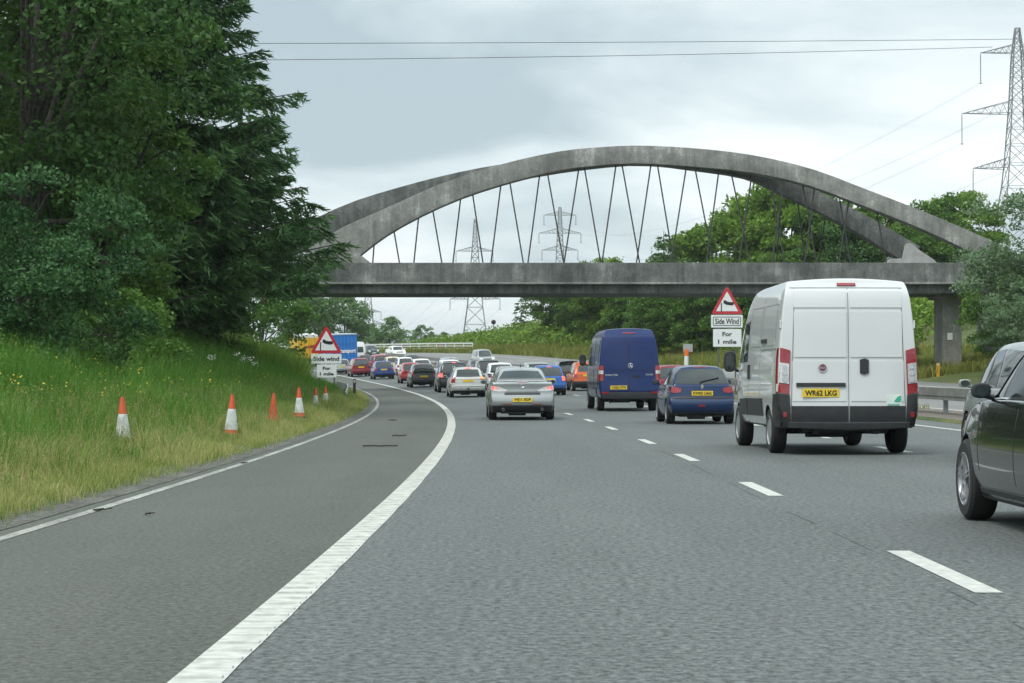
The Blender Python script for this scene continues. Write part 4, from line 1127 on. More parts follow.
# the arch: one crown forking into four legs
def leg(pts):
    P = [up(x, y, d) for x, y, d, *_ in pts]; H_ = [(w / 2, h / 2) for *_, w, h in pts]
    # smooth resample
    n = 40; t = np.linspace(0, len(P) - 1, n); A = np.array([list(p) + list(h) for p, h in zip(P, H_)])
    def cr(tt):
        i = min(int(tt), len(P) - 2); f = tt - i
        p0, p1, p2, p3 = (A[max(0, i - 1)], A[i], A[i + 1], A[min(len(P) - 1, i + 2)])
        return .5 * ((2 * p1) + (-p0 + p2) * f + (2 * p0 - 5 * p1 + 4 * p2 - p3) * f * f + (-p0 + 3 * p1 - 3 * p2 + p3) * f ** 3)
    R = np.array([cr(x) for x in t]); fr = []; hf = []
    for i in range(n):
        tg = Vector(R[min(n - 1, i + 1), :3] - R[max(0, i - 1), :3]).normalized()
        rt = Vector((0, 1, 0)); rt = (rt - tg * rt.dot(tg)).normalized(); u = tg.cross(rt).normalized()
        fr.append((Vector(R[i, :3]), rt, u)); hf.append((R[i, 3], R[i, 4]))
    return MB().sweep(fr, hf)
CR = 123.1
near_arch = [(318, 268, 120.7, 1.2, 2.5), (350, 243, 120.8, 1.2, 2.0), (391, 219.5, 121.1, 1.15, 1.42), (446, 193.5, 121.6, 1.1, 1.26), (503, 174.5, 122.1, 1.1, 1.2), (559, 161.5, 122.6, 1.15, 1.15), (600, 157, 122.9, 1.3, 1.12), (640, 155.5, CR, 1.6, 1.1),
             (696, 158.5, 122.9, 1.4, 1.14), (752, 164.5, 122.5, 1.1, 1.08), (809, 177.5, 122, 1.05, 1.02), (865, 198.5, 121.5, 1.05, 1.0), (921, 220.5, 121.1, 1.1, 1.02), (975, 245, 120.8, 1.15, 1.15), (1012, 266, 120.7, 1.2, 1.5)]
far_arch = [(262, 256, 125.6, 1.2, 1.7), (302, 238, 125.4, 1.15, 1.45), (354, 213, 125, 1.1, 1.3), (410, 195, 124.6, 1.1, 1.22), (465, 180.5, 124.2, 1.05, 1.12), (517, 171, 123.8, 1.05, 1.08), (575, 161.5, 123.4, 1.2, 1.06), (640, 155.6, CR, 1.5, 1.06),
            (696, 160.5, 123.4, 1.4, 1.16), (749, 170, 123.8, 1.1, 1.1), (786, 187, 124.2, 1.1, 1.1), (827, 206.5, 124.6, 1.1, 1.15), (865, 227, 125, 1.15, 1.22), (898, 247, 125.4, 1.15, 1.3), (912, 256, 125.5, 1.2, 1.4)]
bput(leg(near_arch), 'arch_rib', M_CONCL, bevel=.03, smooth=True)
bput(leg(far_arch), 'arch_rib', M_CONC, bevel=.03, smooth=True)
# springing blocks
def block(pl, d0, d1, name, mt):
    m = MB(); pts = [(up(x, y, d0).x, up(x, y, d0).z) for x, y in pl]; m.prism(pts, d0, d1); return bput(m, name, mt, bevel=.03)
block([(296, 263), (296, 262), (334, 236), (349, 252), (362, 256), (371, 263)], 120.02, 121.9, 'springing', M_CONCL)
block([(886, 266), (891, 258.5), (903, 258.5), (906, 244), (911, 243), (920, 250), (935, 260), (940, 266)], 124.6, 126.1, 'springing', plain('springing_pale', (.40, .41, .40), .85, var=.2, scale=2))
block([(960, 268), (968, 256), (988, 238), (1030, 262), (1034, 270)], 120.04, 121.6, 'springing', M_CONCL)
# hangers in zigzag pairs
hang = [(374.6, 239.5, 372), (393, 229, 400.6), (419, 215, 413), (432, 209, 443), (461, 197.5, 452), (472, 193, 484), (501.5, 182.7, 490), (509, 180, 524.5), (540.5, 171.5, 527), (546.5, 170, 565),
        (580, 164.5, 563), (583.5, 164, 602), (617, 162, 601), (621, 160.5, 641), (652, 162, 635.5), (657, 163, 675), (687.6, 164, 670), (694, 164, 715), (720, 168, 705.6), (730, 168, 752), (752.5, 176, 738), (771, 184, 786), (783.6, 190, 771), (803, 186, 818), (815, 190, 804), (839, 195, 852), (850, 200, 838), (876, 208, 888)]
for i, (xt, yt, xb) in enumerate(hang):
    near_i = i > 22 or i < 9
    dt = np.interp(xt, [350, 640, 900], [121.0, CR, 121.4]) 
    a = up(xt, yt - 3, dt); b = up(xb, 262 + 8, np.interp(xt, [350, 640, 900], [121.0, 123, 121.2]))
    m = MB().bar(a, b, .045, 6); bput(m, 'hanger', M_CABLE)
for xt, yt, xb in ((783, 185, 776), (797, 192, 806), (827, 207, 818), (842, 214, 848)):
    m = MB().bar(up(xt, yt, 124.3), up(xb, 268, 125.2), .04, 6); bput(m, 'hanger', M_CABLE)
# right pier, its abutment and the sloping apron
m = MB(); pxx = px(945, 124)
m.box((pxx, 123.2, 4.1), (1.15, 2.6, 4.4)); m.box((pxx, 123.2, 6.33), (1.7, 3.6, .2))
pier = bput(m, 'pier', concrete('pier_concrete', (.15, .15, .13), (.24, .24, .21)), bevel=.04)
m = MB().box((pxx - .15, 121.88, 3.9), (.32, .03, .42)); bput(m, 'notice_plate', M_PLATE_W)
m = MB().box((31.5, 123.1, 4.7), (4.5, 5.6, 3.4)); bput(m, 'abutment', M_CONC, bevel=.05)
m = MB().box((-19.5, 123.1, 4.1), (4.5, 5.6, 4.6)); bput(m, 'abutment', M_CONC, bevel=.05)
ap = MB(); a0 = gp(119, 31.5); 
V = []
for d in np.arange(119, 128, .75):
    for s, hh in ((32.6, .05), (33.6, .08), (34.8, .10), (36.5, .10), (39, .08)): V.append(tuple(gp(d, s) + Vector((0, 0, hh))))
n = 5; F = [(r * n + i, r * n + i + 1, (r + 1) * n + i + 1, (r + 1) * n + i) for r in range(11) for i in range(n - 1)]
tag(fast_mesh('paved_slope', V, F, ground_mat('slope_paving', (.085, .085, .08), (.14, .14, .13), s1=1.1, s2=14, bump=.7)), kind='structure')

# ------------------------------------------------------------------ signs
M_SIGNRED = plain('sign_red', (.46, .02, .035), .4, 0, .2)
M_SIGNW = plain('sign_white', (.68, .72, .72), .4, 0, .2, var=.04)
M_SIGNG = plain('sign_back_grey', (.30, .33, .34), .5)
M_POST = plain('sign_post_grey', (.10, .11, .115), .5, .3)
def tri(w, h, r, n=6):
    """rounded triangle, base centre at the origin"""
    pts = [Vector((-w / 2, 0)), Vector((w / 2, 0)), Vector((0, h))]; o = []
    for i in range(3):
        p, a, b = pts[i], pts[i - 1], pts[(i + 1) % 3]
        u, v = (a - p).normalized(), (b - p).normalized(); ang = u.angle(v) / 2
        c = p + (u + v).normalized() * r / math.sin(ang); 
        s0 = (u - (u + v).normalized() * math.cos(ang)); 
        p0 = p + u * r / math.tan(ang); p1 = p + v * r / math.tan(ang)
        a0 = math.atan2(p0.y - c.y, p0.x - c.x); a1 = math.atan2(p1.y - c.y, p1.x - c.x); da = (a1 - a0 + math.pi) % (2 * math.pi) - math.pi
        for k in range(n + 1): t = a0 + da * k / n; o.append((c.x + r * math.cos(t), c.y + r * math.sin(t)))
    return o
def warning_sign(label, d, xc, zbase, zground, text1, plates, posts, group=None):
    """plates: list of (x0,x1,z0,z1,lines,border) in metres relative to the sign centre."""
    root = empty('warning_sign', (px(xc, d), d, zground), label=label, cat='road sign')
    zb = zbase - zground; w, h = 1.52, 1.34
    t = tri(w, h, .07)
    P = MB().prism([(x, z + zb) for x, z in t], 0, .03).build('warning_triangle', M_SIGNRED, root)
    MB().prism([(x, z + zb + .135) for x, z in tri(w - .47, h - .40, .02)], -.006, -.001).build('white_panel', M_SIGNW, P)
    # windsock: mast, mounting ring and the filled sock
    m = MB().box((-.27, -.010, zb + .33), (.05, .006, .40))
    sock = [(-.16, .56), (-.13, .69), (-.05, .68), (.03, .62), (.14, .60), (.31, .60), (.345, .54), (.32, .455), (.2, .44), (.1, .455), (.0, .47), (-.08, .50)]
    m.prism([(x - .02, z + zb - .03) for x, z in sock], -.013, -.007)
    m.build('windsock_symbol', M_INK, P)
    for (x0, x1, z0, z1, lines, border) in plates:
        p = MB().box(((x0 + x1) / 2, .015, (z0 + z1) / 2 - zground), (x1 - x0, .03, z1 - z0)).build('supplementary_plate', M_SIGNW, root, bevel=.008)
        cx, cz = (x0 + x1) / 2, (z0 + z1) / 2 - zground; hw, hh = (x1 - x0) / 2, (z1 - z0) / 2
        if border:
            m = MB(); bw = .028; iw, ih = hw - .10, hh - .10
            for a, b, c, dd in ((0, ih, iw, bw), (0, -ih, iw, bw)): m.box((cx, -.004, cz + b), (2 * iw - .06, .006, dd))
            for sx in (-1, 1): m.box((cx + sx * iw, -.004, cz), (bw, .006, 2 * ih - .06))
            for sx in (-1, 1):
                for sz in (-1, 1): m.box((cx + sx * (iw - .016), -.004, cz + sz * (ih - .016)), (bw, .0061, .055), rot=Matrix.Rotation(sx * sz * -.785, 3, 'Y'))
            m.build('border', M_INK, p)
        n = len(lines)
        for i, (s, tw) in enumerate(lines):
            zz = cz + (n / 2 - .5 - i) * (z1 - z0) / n * .86
            text_mesh('lettering', s, (z1 - z0) / n * (.66 if n > 1 else .62), M_INK, p, (cx, -.004, zz), (math.pi / 2, 0, 0), width=tw, bold=.008)
    for x, top in posts: MB().bar((x, .07, -.4), (x, .07, top - zground), .038, 10).build('post', M_POST, root, smooth=True)
    return root
def sgn_z(y, d): return CAM_H + (382 - y) * d / FPX
d = 95.0
k = d / FPX
warning_sign('side wind warning triangle in the grass of the left verge, its plate lettered Side wind', d, 326.2, sgn_z(353.2, d), ground_z(d, s_of(326, d)), '',
             [(-.72, .725, sgn_z(363.6, d), sgn_z(354.0, d), [('Side wind', 1.22)], False), (-.44, .49, sgn_z(377.5, d), sgn_z(364.6, d), [('For', .38), ('1 mile', .66)], False)],
             [(-.33, sgn_z(340, d)), (.38, sgn_z(340, d))])
warning_sign('side wind warning triangle on the central reservation, its plate lettered Side Wind in a border', d, 727.2, sgn_z(314.0, d), ground_z(d, 14), '',
             [(-.76, .74, sgn_z(327.6, d), sgn_z(314.9, d), [('Side Wind', 1.12)], True), (-.67, .68, sgn_z(346.8, d), sgn_z(329, d), [('For', .46), ('1 mile', .88)], False)],
             [(-.42, sgn_z(300, d)), (.40, sgn_z(300, d))])
# marker post with an orange cap and a small grey panel behind it
dm = 104.0
mk = empty('marker_post', tuple(gp(dm, s_of(687, dm))), label='orange and white marker post with a small grey panel on the reservation', cat='marker post')
gz = mk.location.z; zc = lambda y: sgn_z(y, dm) - gz
MB().bar((-.03, 0, -.2), (-.03, 0, zc(356)), .11, 12).build('lower_post', M_SIGNW, mk, smooth=True)
MB().bar((-.03, 0, zc(356)), (-.03, 0, zc(349.5)), .115, 12).build('orange_cap', plain('marker_orange', (.75, .16, .03), .5), mk, smooth=True)
MB().box((.06, .16, zc(348)), (.5, .03, .42)).build('panel', M_SIGNG, mk, bevel=.01)
MB().bar((.10, .2, -.2), (.10, .2, zc(345)), .035, 8).build('post', M_POST, mk, smooth=True)

# ------------------------------------------------------------------ traffic cones in the verge
M_CONE = plain('cone_orange', (.50, .075, .022), .55, var=.2, scale=9)
M_CONEW = plain('cone_sleeve', (.55, .58, .57), .45, var=.28, scale=7)
def cone(label, x, ytop, hpx, d, tilt=(0, 0), sleeve=True, base=True):
    s = s_of(x, d); h = .76
    z = sgn_z(ytop, d) - h
    c = empty('traffic_cone', (px(x, d), d, z), (tilt[0], tilt[1], 0), label=label, cat='traffic cone', group='traffic cones in the left verge')
    R = lambda t: lerp(.135, .032, t)
    MB().lathe([(R(0), 0.03), (R(.17), .17 * h), (.0, .17 * h)], 20).build('body', M_CONE, c, smooth=True)
    MB().lathe([(R(.17) + .002, .17 * h), (R(.66) + .002, .66 * h)], 20).build('sleeve', M_CONEW if sleeve else M_CONE, c, smooth=True)
    MB().lathe([(R(.66), .66 * h), (R(1), h - .02), (R(1) * .8, h), (.02, h), (.018, h - .12)], 20).build('tip', M_CONE, c, smooth=True)
    MB().box((0, 0, .018), (.40, .40, .036)).build('base', M_TYRE if base else M_CONE, c, bevel=.01)
    return c
cone('leftmost orange and white cone, standing deep in green grass', 123.5, 397, 40, 30.5, (0, -.02))
cone('second cone from the left, white sleeve above an orange foot at the grass edge', 231, 394.5, 43, 36.0, (0, .035))
cone('faded all-orange cone without a white sleeve', 273, 393, 28, 46, (.03, .03), sleeve=False)
cone('cone with a white sleeve just right of the all-orange cone', 299.5, 387.5, 28, 50, (0, -.02))
cone('smaller distant cone, left one of the last pair before the sign', 315.5, 387.5, 19, 66, (0, .0))
cone('rightmost and most distant cone, below the left warning sign', 326, 386, 21, 70, (0, -.03))

# ------------------------------------------------------------------ barriers and railings
def barrier(name, label, d0, d1, s, mat, parent_kind='crash barrier'):
    o = rp((d0 + d1) / 2, s); root = empty(name, tuple(o), label=label, cat=parent_kind)
    m = MB(); dd = np.arange(d0, d1 + .1, 3.2)
    for side in (-1, 1):
        fr = []
        for d in dd:
            p = rp(d, s + side * .16, .64) - o; fr.append((p, Vector((1, 0, 0)), Vector((0, 0, 1))))
        m.sweep(fr, [(.05, .17)] * len(fr))
        fr2 = [(p + Vector((side * .058, 0, 0)), r, u) for p, r, u in fr]; m.sweep(fr2, [(.012, .055)] * len(fr2))
    m.build('rail', mat, root)
    m = MB().sweep([(rp(d, s, .80) - o, Vector((1, 0, 0)), Vector((0, 0, 1))) for d in dd], [(.20, .012)] * len(dd)); m.build('top_rail', mat, root)
    k = 0
    for d in np.arange(d0 + .6, min(d1, d0 + 235), 4.8):
        p = rp(d, s) - o; MB().box(p + Vector((0, 0, .33)), (.11, .13, .66)).build('post', M_STEEL, root); k += 1
    return root
M_BAR = plain('barrier_steel', (.20, .205, .19), .6, .2, var=.25, scale=3)
barrier('crash_barrier', 'grey steel crash barrier along the central reservation', 40.5, 236, 13.72, M_BAR)
# white parapet on the far side of the opposite carriageway
o = rp(285, 31.5); pr_ = empty('parapet_railing', tuple(o), label='long white parapet railing beyond the far carriageway in the distance', cat='railing')
M_RAILW = plain('railing_white', (.62, .63, .62), .5)
dd = np.arange(264, 372, 4.0)
for zz in (.25, .6, .95, 1.3):
    MB().sweep([(Vector((float(XL(d)) + 31.4, d, float(road_z(d, 31.4)) + zz)) - o, Vector((1, 0, 0)), Vector((0, 0, 1))) for d in dd], [(.04, .06 if zz < 1.2 else .09)] * len(dd)).build('rail', M_RAILW, pr_)
for d in dd: MB().box(Vector((float(XL(d)) + 31.4, d, float(road_z(d, 31.4)) + .6)) - o, (.12, .12, 1.55)).build('post', M_RAILW, pr_)
# bent end of a verge barrier sticking out of the grass on the left
o = rp(88, -3.9); r_ = empty('barrier_end', tuple(o), label='short curved end of a steel barrier sticking out of the left grass', cat='crash barrier')
pts = [(84, -3.85, .35), (86, -3.80, .55), (89, -3.85, .68), (95, -4.1, .70), (103, -4.4, .70)]
MB().sweep([(rp(d, s, z) - o, Vector((1, 0, 0)), Vector((0, 0, 1))) for d, s, z in pts], [(.03, .15)] * 5).build('rail', M_STEEL, r_, bevel=.02)
for d in (87.5, 92, 98): MB().box(rp(d, -4.1, .35) - o, (.1, .12, .9)).build('post', M_STEEL, r_)
o = gp(92, -3.55); r_ = empty('reflector_post', tuple(o), label='small black verge marker post beside the curved barrier end', cat='marker post')
MB().box((0, 0, .45), (.13, .05, .95)).build('post', M_PLASTIC, r_, bevel=.015); MB().box((0, -.03, .8), (.08, .012, .12)).build('reflector', M_CLEAR, r_)
o = gp(118, 31.2); r_ = empty('marker_post', tuple(o), label='thin yellow marker post at the foot of the right bank', cat='marker post')
MB().box((0, 0, .35), (.2, .06, .9)).build('post', plain('post_yellow', (.6, .33, .03), .5), r_, bevel=.015); MB().box((0, -.035, .7), (.12, .012, .12)).build('reflector', M_CLEAR, r_)

# debris on the hard shoulder
def debris(label, x, y, wpx, kind):
    d = 2228 / (y - 382.0); s = s_of(x, d)
    for _ in range(4): d = (CAM_H - float(road_z(d, s))) * FPX / (y - 382.0); s = s_of(x, d)
    w = wpx * d / FPX; m = MB(); r2 = random.Random(x)
    if kind == 'strip':
        n = 7; fr = []
        for i in range(n): fr.append((Vector((w * (i / (n - 1) - .5), r2.uniform(-.05, .05), .012 + r2.uniform(0, .012))), Vector((0, 1, 0)), Vector((0, 0, 1))))
        m.sweep(fr, [(.03, .010)] * n)
    else:
        for i in range(3): m.bar((r2.uniform(-w, 0) / 2, r2.uniform(-.06, .06), .01), (r2.uniform(0, w) / 2, r2.uniform(-.06, .06), .02), .008, 5, .004)
    ob = m.build('tyre_scrap' if kind == 'strip' else 'twig', M_TYRE if kind == 'strip' else plain('bark_dark', (.04, .032, .025), .9), bevel=.004 if kind == 'strip' else 0)
    ob.location = rp(d, s, .006); tag(ob, label, 'tyre scrap' if kind == 'strip' else 'twig')
debris('longest black strip of tyre rubber lying across the hard shoulder', 380.5, 447, 35, 'strip')
debris('short black strip of tyre rubber just beyond the longest strip', 399.5, 436.5, 14, 'strip')
debris('small black rubber scrap furthest up the hard shoulder', 393, 420.8, 8, 'strip')
debris('dark twig lying over the worn shoulder line at far left', 101, 511.5, 22, 'twig')
debris('tiny dark twig on the shoulder right of the line twig', 150, 515.5, 12, 'twig')
debris('dark twig at the kerb below the second cone', 244, 464, 10, 'twig')

# ------------------------------------------------------------------ pylons and cables
def pylon(label, x, d, ytop, arms, hw_prof, zg, r, insul=5.0, facing=0.):
    """arms: list of (y, half-span in px left, right). hw_prof: list of (z, half width)."""
    P = d / FPX; o = Vector((px(x, d), d, zg))
    root = empty('pylon', tuple(o), (0, 0, facing), label=label, cat='pylon', group='lattice pylons of the power line')
    ztop = sgn_z(ytop, d) - zg
    zs = [p[0] for p in hw_prof]; ws = [p[1] for p in hw_prof]
    hw = lambda z: ip(z, zs, ws)
    m = MB(); levels = [0.]
    while levels[-1] < ztop - 1: levels.append(levels[-1] + max(1.6, 1.7 * hw(levels[-1])))
    levels[-1] = ztop
    for a, b in zip(levels, levels[1:]):
        A = [Vector((sx * hw(a), sy * hw(a), a)) for sx, sy in ((-1, -1), (1, -1), (1, 1), (-1, 1))]
        B = [Vector((sx * hw(b), sy * hw(b), b)) for sx, sy in ((-1, -1), (1, -1), (1, 1), (-1, 1))]
        for i in range(4):
            j = (i + 1) % 4
            m.bar(A[i], B[i], r * 1.5, 4); m.bar(A[i], B[j], r * .8, 4); m.bar(A[j], B[i], r * .8, 4); m.bar(B[i], B[j], r * .8, 4)
    m.build('tower', M_LATTICE, root)
    tips = []
    for (y, hl, hr) in arms:
        z = sgn_z(y, d) - zg; w = hw(z)
        for sx, L in ((-1, hl * P), (1, hr * P)):
            tip = Vector((sx * L, 0, z)); m = MB(); n = 5; up_ = max(1.0, L * .22)
            for sy in (-1, 1):
                m.bar((sx * w, sy * w, z), tip, r, 4); m.bar((sx * w, sy * w, z + up_), tip, r, 4)
                for i in range(n):
                    t0, t1 = i / n, (i + .5) / n
                    a = Vector((sx * w, sy * w, z)).lerp(tip, t0); b = Vector((sx * w, sy * w, z + up_)).lerp(tip, t1)
                    m.bar(a, b, r * .6, 4); m.bar(b, Vector((sx * w, sy * w, z)).lerp(tip, (i + 1) / n), r * .6, 4)
            for i in range(1, n):
                m.bar(Vector((sx * w, -w, z)).lerp(tip, i / n), Vector((sx * w, w, z)).lerp(tip, i / n), r * .6, 4)
            ar = m.build('crossarm', M_LATTICE, root)
            q = MB().bar(tip, tip - Vector((0, 0, insul)), r * .9, 6)
            for i in range(int(insul / .5)): q.bar(tip - Vector((0, 0, .5 + i * .5)), tip - Vector((0, 0, .62 + i * .5)), r * 1.7, 8)
            q.bar(tip - Vector((r * 4, 0, insul)), tip - Vector((-r * 4, 0, insul)), r, 4)
            q.build('insulator', M_LATTICE, ar)
            tips.append(root.location + Matrix.Rotation(facing, 3, 'Z') @ (tip - Vector((0, 0, insul))))
    return root, tips, root.location + Vector((0, 0, ztop))
DR = 330.0
_, tr, topr = pylon('tall lattice pylon at the right edge rising above the bushes', 1019, DR, 27, [(52, 37, 37), (113, 56, 56), (168, 45, 45)], [(0, 5.4), (18, 3.7), (30, 2.0), (42, 1.2), (50, .85), (56, .2)], 5.0, .068)
_, ta, topa = pylon('pylon with wide spread legs seen under the bridge deck left of centre', 475, 790, 219, [(251, 19, 18), (275, 27, 27), (299, 25, 25)], [(0, 5.2), (17, 2.9), (30, 1.9), (38, 1.2), (51, .3)], 15.0, .12, 4)
_, tb, topb = pylon('pylon framed between the hangers above the deck near the centre', 560, 1050, 207, [(215, 16, 16), (233, 21, 21), (250, 18, 18)], [(0, 6), (30, 3.2), (50, 2.3), (60, 1.9), (85, .6)], 8.0, .15, 5)
_, tcc, topc = pylon('faint far pylon rising behind the trees left of the bridge gap', 368, 1300, 296, [(312, 13, 13), (324, 17, 17), (334, 14, 14)], [(0, 5), (20, 3.0), (50, .5)], 22.0, .15, 5)
_, td, topd = pylon('smallest very faint pylon left of the far pylon', 349, 1900, 312, [(319, 8, 8), (326, 9, 9)], [(0, 5), (40, 2), (70, .5)], 22.0, .18, 5)
def cable(a, b, sag, r, name='power_cable', label='', group='power line cables between the pylons'):
    m = MB(); n = 24; a, b = Vector(a), Vector(b); P = []
    for i in range(n + 1):
        t = i / n; p = a.lerp(b, t); p.z -= sag * 4 * t * (1 - t); P.append(p)
    for p, q in zip(P, P[1:]): m.bar(p, q, r, 5)
    ob = m.build(name, M_CABLE, smooth=True); tag(ob, label, 'cable', group); return ob
# two cables crossing the whole sky at the top
cable((-62, 255, sgn_z(42.5, 255)), (84.5, DR, sgn_z(38, DR)), .2, .042, label='upper of the two nearly level cables crossing the sky above the bridge')
cable((-62, 255, sgn_z(60, 255)), (79.5, DR, sgn_z(46, DR)), .5, .042, label='lower of the two nearly level cables crossing the sky above the bridge')
for i, (a, b) in enumerate(zip(tr, tb)):
    for k in (-.25, .25):
        cable(a + Vector((k, 0, 0)), b + Vector((k, 0, 0)), 14, .013, label='thin slanting cable from the tall right pylon towards the pylon between the hangers')
for i, (a, b) in enumerate(zip(ta, tcc)): cable(a, b, 12, .022, label='thin cable running left from the wide-legged pylon')
# camera mast at the end of the bushes
dmast = 300.0; o = gp(dmast, s_of(493.5, dmast)); ms = empty('camera_mast', tuple(o), label='slim mast with a round black camera head at the end of the bushes', cat='mast')
zt_ = sgn_z(324, dmast) - o.z
MB().bar((0, 0, -.3), (0, 0, zt_), .10, 8, .06).build('pole', M_LATTICE, ms, smooth=True)
MB().lathe([(.001, zt_ - .1), (.3, zt_ + .05), (.36, zt_ + .3), (.28, zt_ + .55), (.001, zt_ + .65)], 14).build('camera_head', M_INK, ms, smooth=True)

# ------------------------------------------------------------------ vegetation
def leaves(pos, size, rng, flat=.0, aspect=.55, droop=0.):
    """Kite-shaped leaves (two triangles each, slightly folded) with random orientation. Returns V,F."""
    n = len(pos)
    u = rng.normal(size=(n, 3)); u[:, 2] *= (1 - flat); u[:, 2] -= droop; u /= np.linalg.norm(u, axis=1, keepdims=True)
    w = rng.normal(size=(n, 3)); w -= u * (w * u).sum(1, keepdims=True); w /= np.linalg.norm(w, axis=1, keepdims=True)
    s = (np.asarray(size) * rng.uniform(.65, 1.3, n))[:, None]
    nrm = np.cross(u, w)
    a = pos - u * s * .5; b = pos + w * s * .5 * aspect + nrm * s * .08; c = pos + u * s * .5; d = pos - w * s * .5 * aspect + nrm * s * .08
    V = np.stack([a, b, c, d], 1).reshape(-1, 3)
    F = np.arange(4 * n).reshape(n, 4)
    return V, F
def wood_mesh(name, segs, mat, parent, n=7):
    m = MB()
    for a, b, r0, r1 in segs: m.bar(a, b, r0, n, r1)
    return m.build(name, mat, parent, smooth=True, fix=False)
M_BARK = ground_mat('bark', (.034, .033, .027), (.066, .062, .052), s1=1.5, s2=12, bump=.8)
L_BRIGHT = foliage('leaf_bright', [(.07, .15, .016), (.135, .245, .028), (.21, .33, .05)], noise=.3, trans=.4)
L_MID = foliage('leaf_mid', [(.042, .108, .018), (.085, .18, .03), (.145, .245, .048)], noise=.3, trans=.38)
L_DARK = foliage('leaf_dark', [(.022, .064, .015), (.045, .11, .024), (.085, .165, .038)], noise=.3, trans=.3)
L_FIR = foliage('fir_needles', [(.03, .078, .026), (.06, .14, .042), (.11, .21, .062)], noise=.35, trans=.3)
L_BLUE = foliage('leaf_bluegreen', [(.026, .078, .026), (.05, .13, .042), (.09, .19, .06)], noise=.4)
L_WILLOW = foliage('leaf_silver', [(.075, .14, .066), (.135, .215, .105), (.22, .31, .175)], noise=.4)
L_YEL = foliage('leaf_yellowgreen', [(.05, .085, .012), (.09, .14, .018), (.15, .195, .035)], noise=.35)
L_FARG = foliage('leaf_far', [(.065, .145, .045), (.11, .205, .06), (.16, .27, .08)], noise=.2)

CROWN_CACHE = {}
def crown_mesh(key, H, R, base, nclump, nleaf, leaf, seed, ragged=.35, squash=1.0):
    """Leaf clumps spread through an uneven crown volume, with limbs reaching to them."""
    rng = np.random.default_rng(seed); C = []
    cz = (base + H) / 2; hz = (H - base) / 2
    k = 0
    while len(C) < nclump:
        v = rng.normal(size=3); v /= np.linalg.norm(v); rr = rng.uniform(.45, 1.0) ** .6
        lob = 1 + ragged * math.sin(3 * math.atan2(v[1], v[0]) + seed) * .4 + ragged * rng.uniform(-.5, .35)
        zf = v[2] * rr
        wid = 1.0 if zf < 0 else math.sqrt(max(.05, 1 - zf ** 2.2)) / max(.3, math.sqrt(1 - v[2] ** 2 * .999)) * math.sqrt(1 - v[2] ** 2 * .999)
        C.append((v[0] * R * rr * lob, v[1] * R * rr * lob, cz + zf * hz * lob * squash))
    C = np.array(C); C[:, 2] = np.clip(C[:, 2], base * .7, H * 1.04)
    cr = R * rng.uniform(.16, .34, nclump)
    idx = rng.integers(0, nclump, nleaf)
    d = rng.normal(size=(nleaf, 3)); d /= np.linalg.norm(d, axis=1, keepdims=True); d[:, 2] = np.abs(d[:, 2]) * .75 - .18 * rng.random(nleaf)
    p = C[idx] + d * (cr[idx] * rng.uniform(.55, 1.15, nleaf))[:, None]
    p += rng.normal(size=p.shape) * leaf * .35
    V, F = leaves(p, np.full(nleaf, leaf), rng, flat=.2)
    return V, F, C
def tree(name, label, loc, H, R, base, mat, key, nclump=70, nleaf=9000, leaf=.42, seed=1, rotz=0., scale=1., group=None, cat='tree', trunk_r=None, ragged=.35):
    root = empty(name, tuple(loc), (0, 0, rotz), label=label, cat=cat, group=group)
    if key not in CROWN_CACHE:
        V, F, C = crown_mesh(key, H, R, base, nclump, nleaf, leaf, seed, ragged)
        cro = fast_mesh('crown', V, F, mat, root)
        rng = np.random.default_rng(seed + 99); tr_ = trunk_r or H * .018
        z = [-.6, base * .6, base + (H - base) * .35, base + (H - base) * .75]; pts = [Vector((rng.normal() * .1 * i, rng.normal() * .1 * i, q)) for i, q in enumerate(z)]
        segs = [(pts[i], pts[i + 1], tr_ * (1 - .3 * i), tr_ * (.7 - .25 * i)) for i in range(3)]
        for c in C[rng.choice(len(C), min(len(C), 16), replace=False)]:
            t = rng.uniform(.25, 1.0); a = pts[1].lerp(pts[2], t); c = Vector(c); mid = a.lerp(c, .5) + Vector((0, 0, .3))
            segs += [(a, mid, tr_ * .38, tr_ * .22), (mid, c, tr_ * .22, tr_ * .06)]
        tk = wood_mesh('trunk', segs, M_BARK, root)
        CROWN_CACHE[key] = (cro, tk)
    else:
        a, b = CROWN_CACHE[key]
        for q in (a, b):
            cp = q.copy(); COL.objects.link(cp); cp.parent = root
            if q is a and mat is not q.data.materials[0]:
                cp.material_slots[0].link = 'OBJECT'; cp.material_slots[0].material = mat
    root.scale = (scale, scale, scale)
    return root
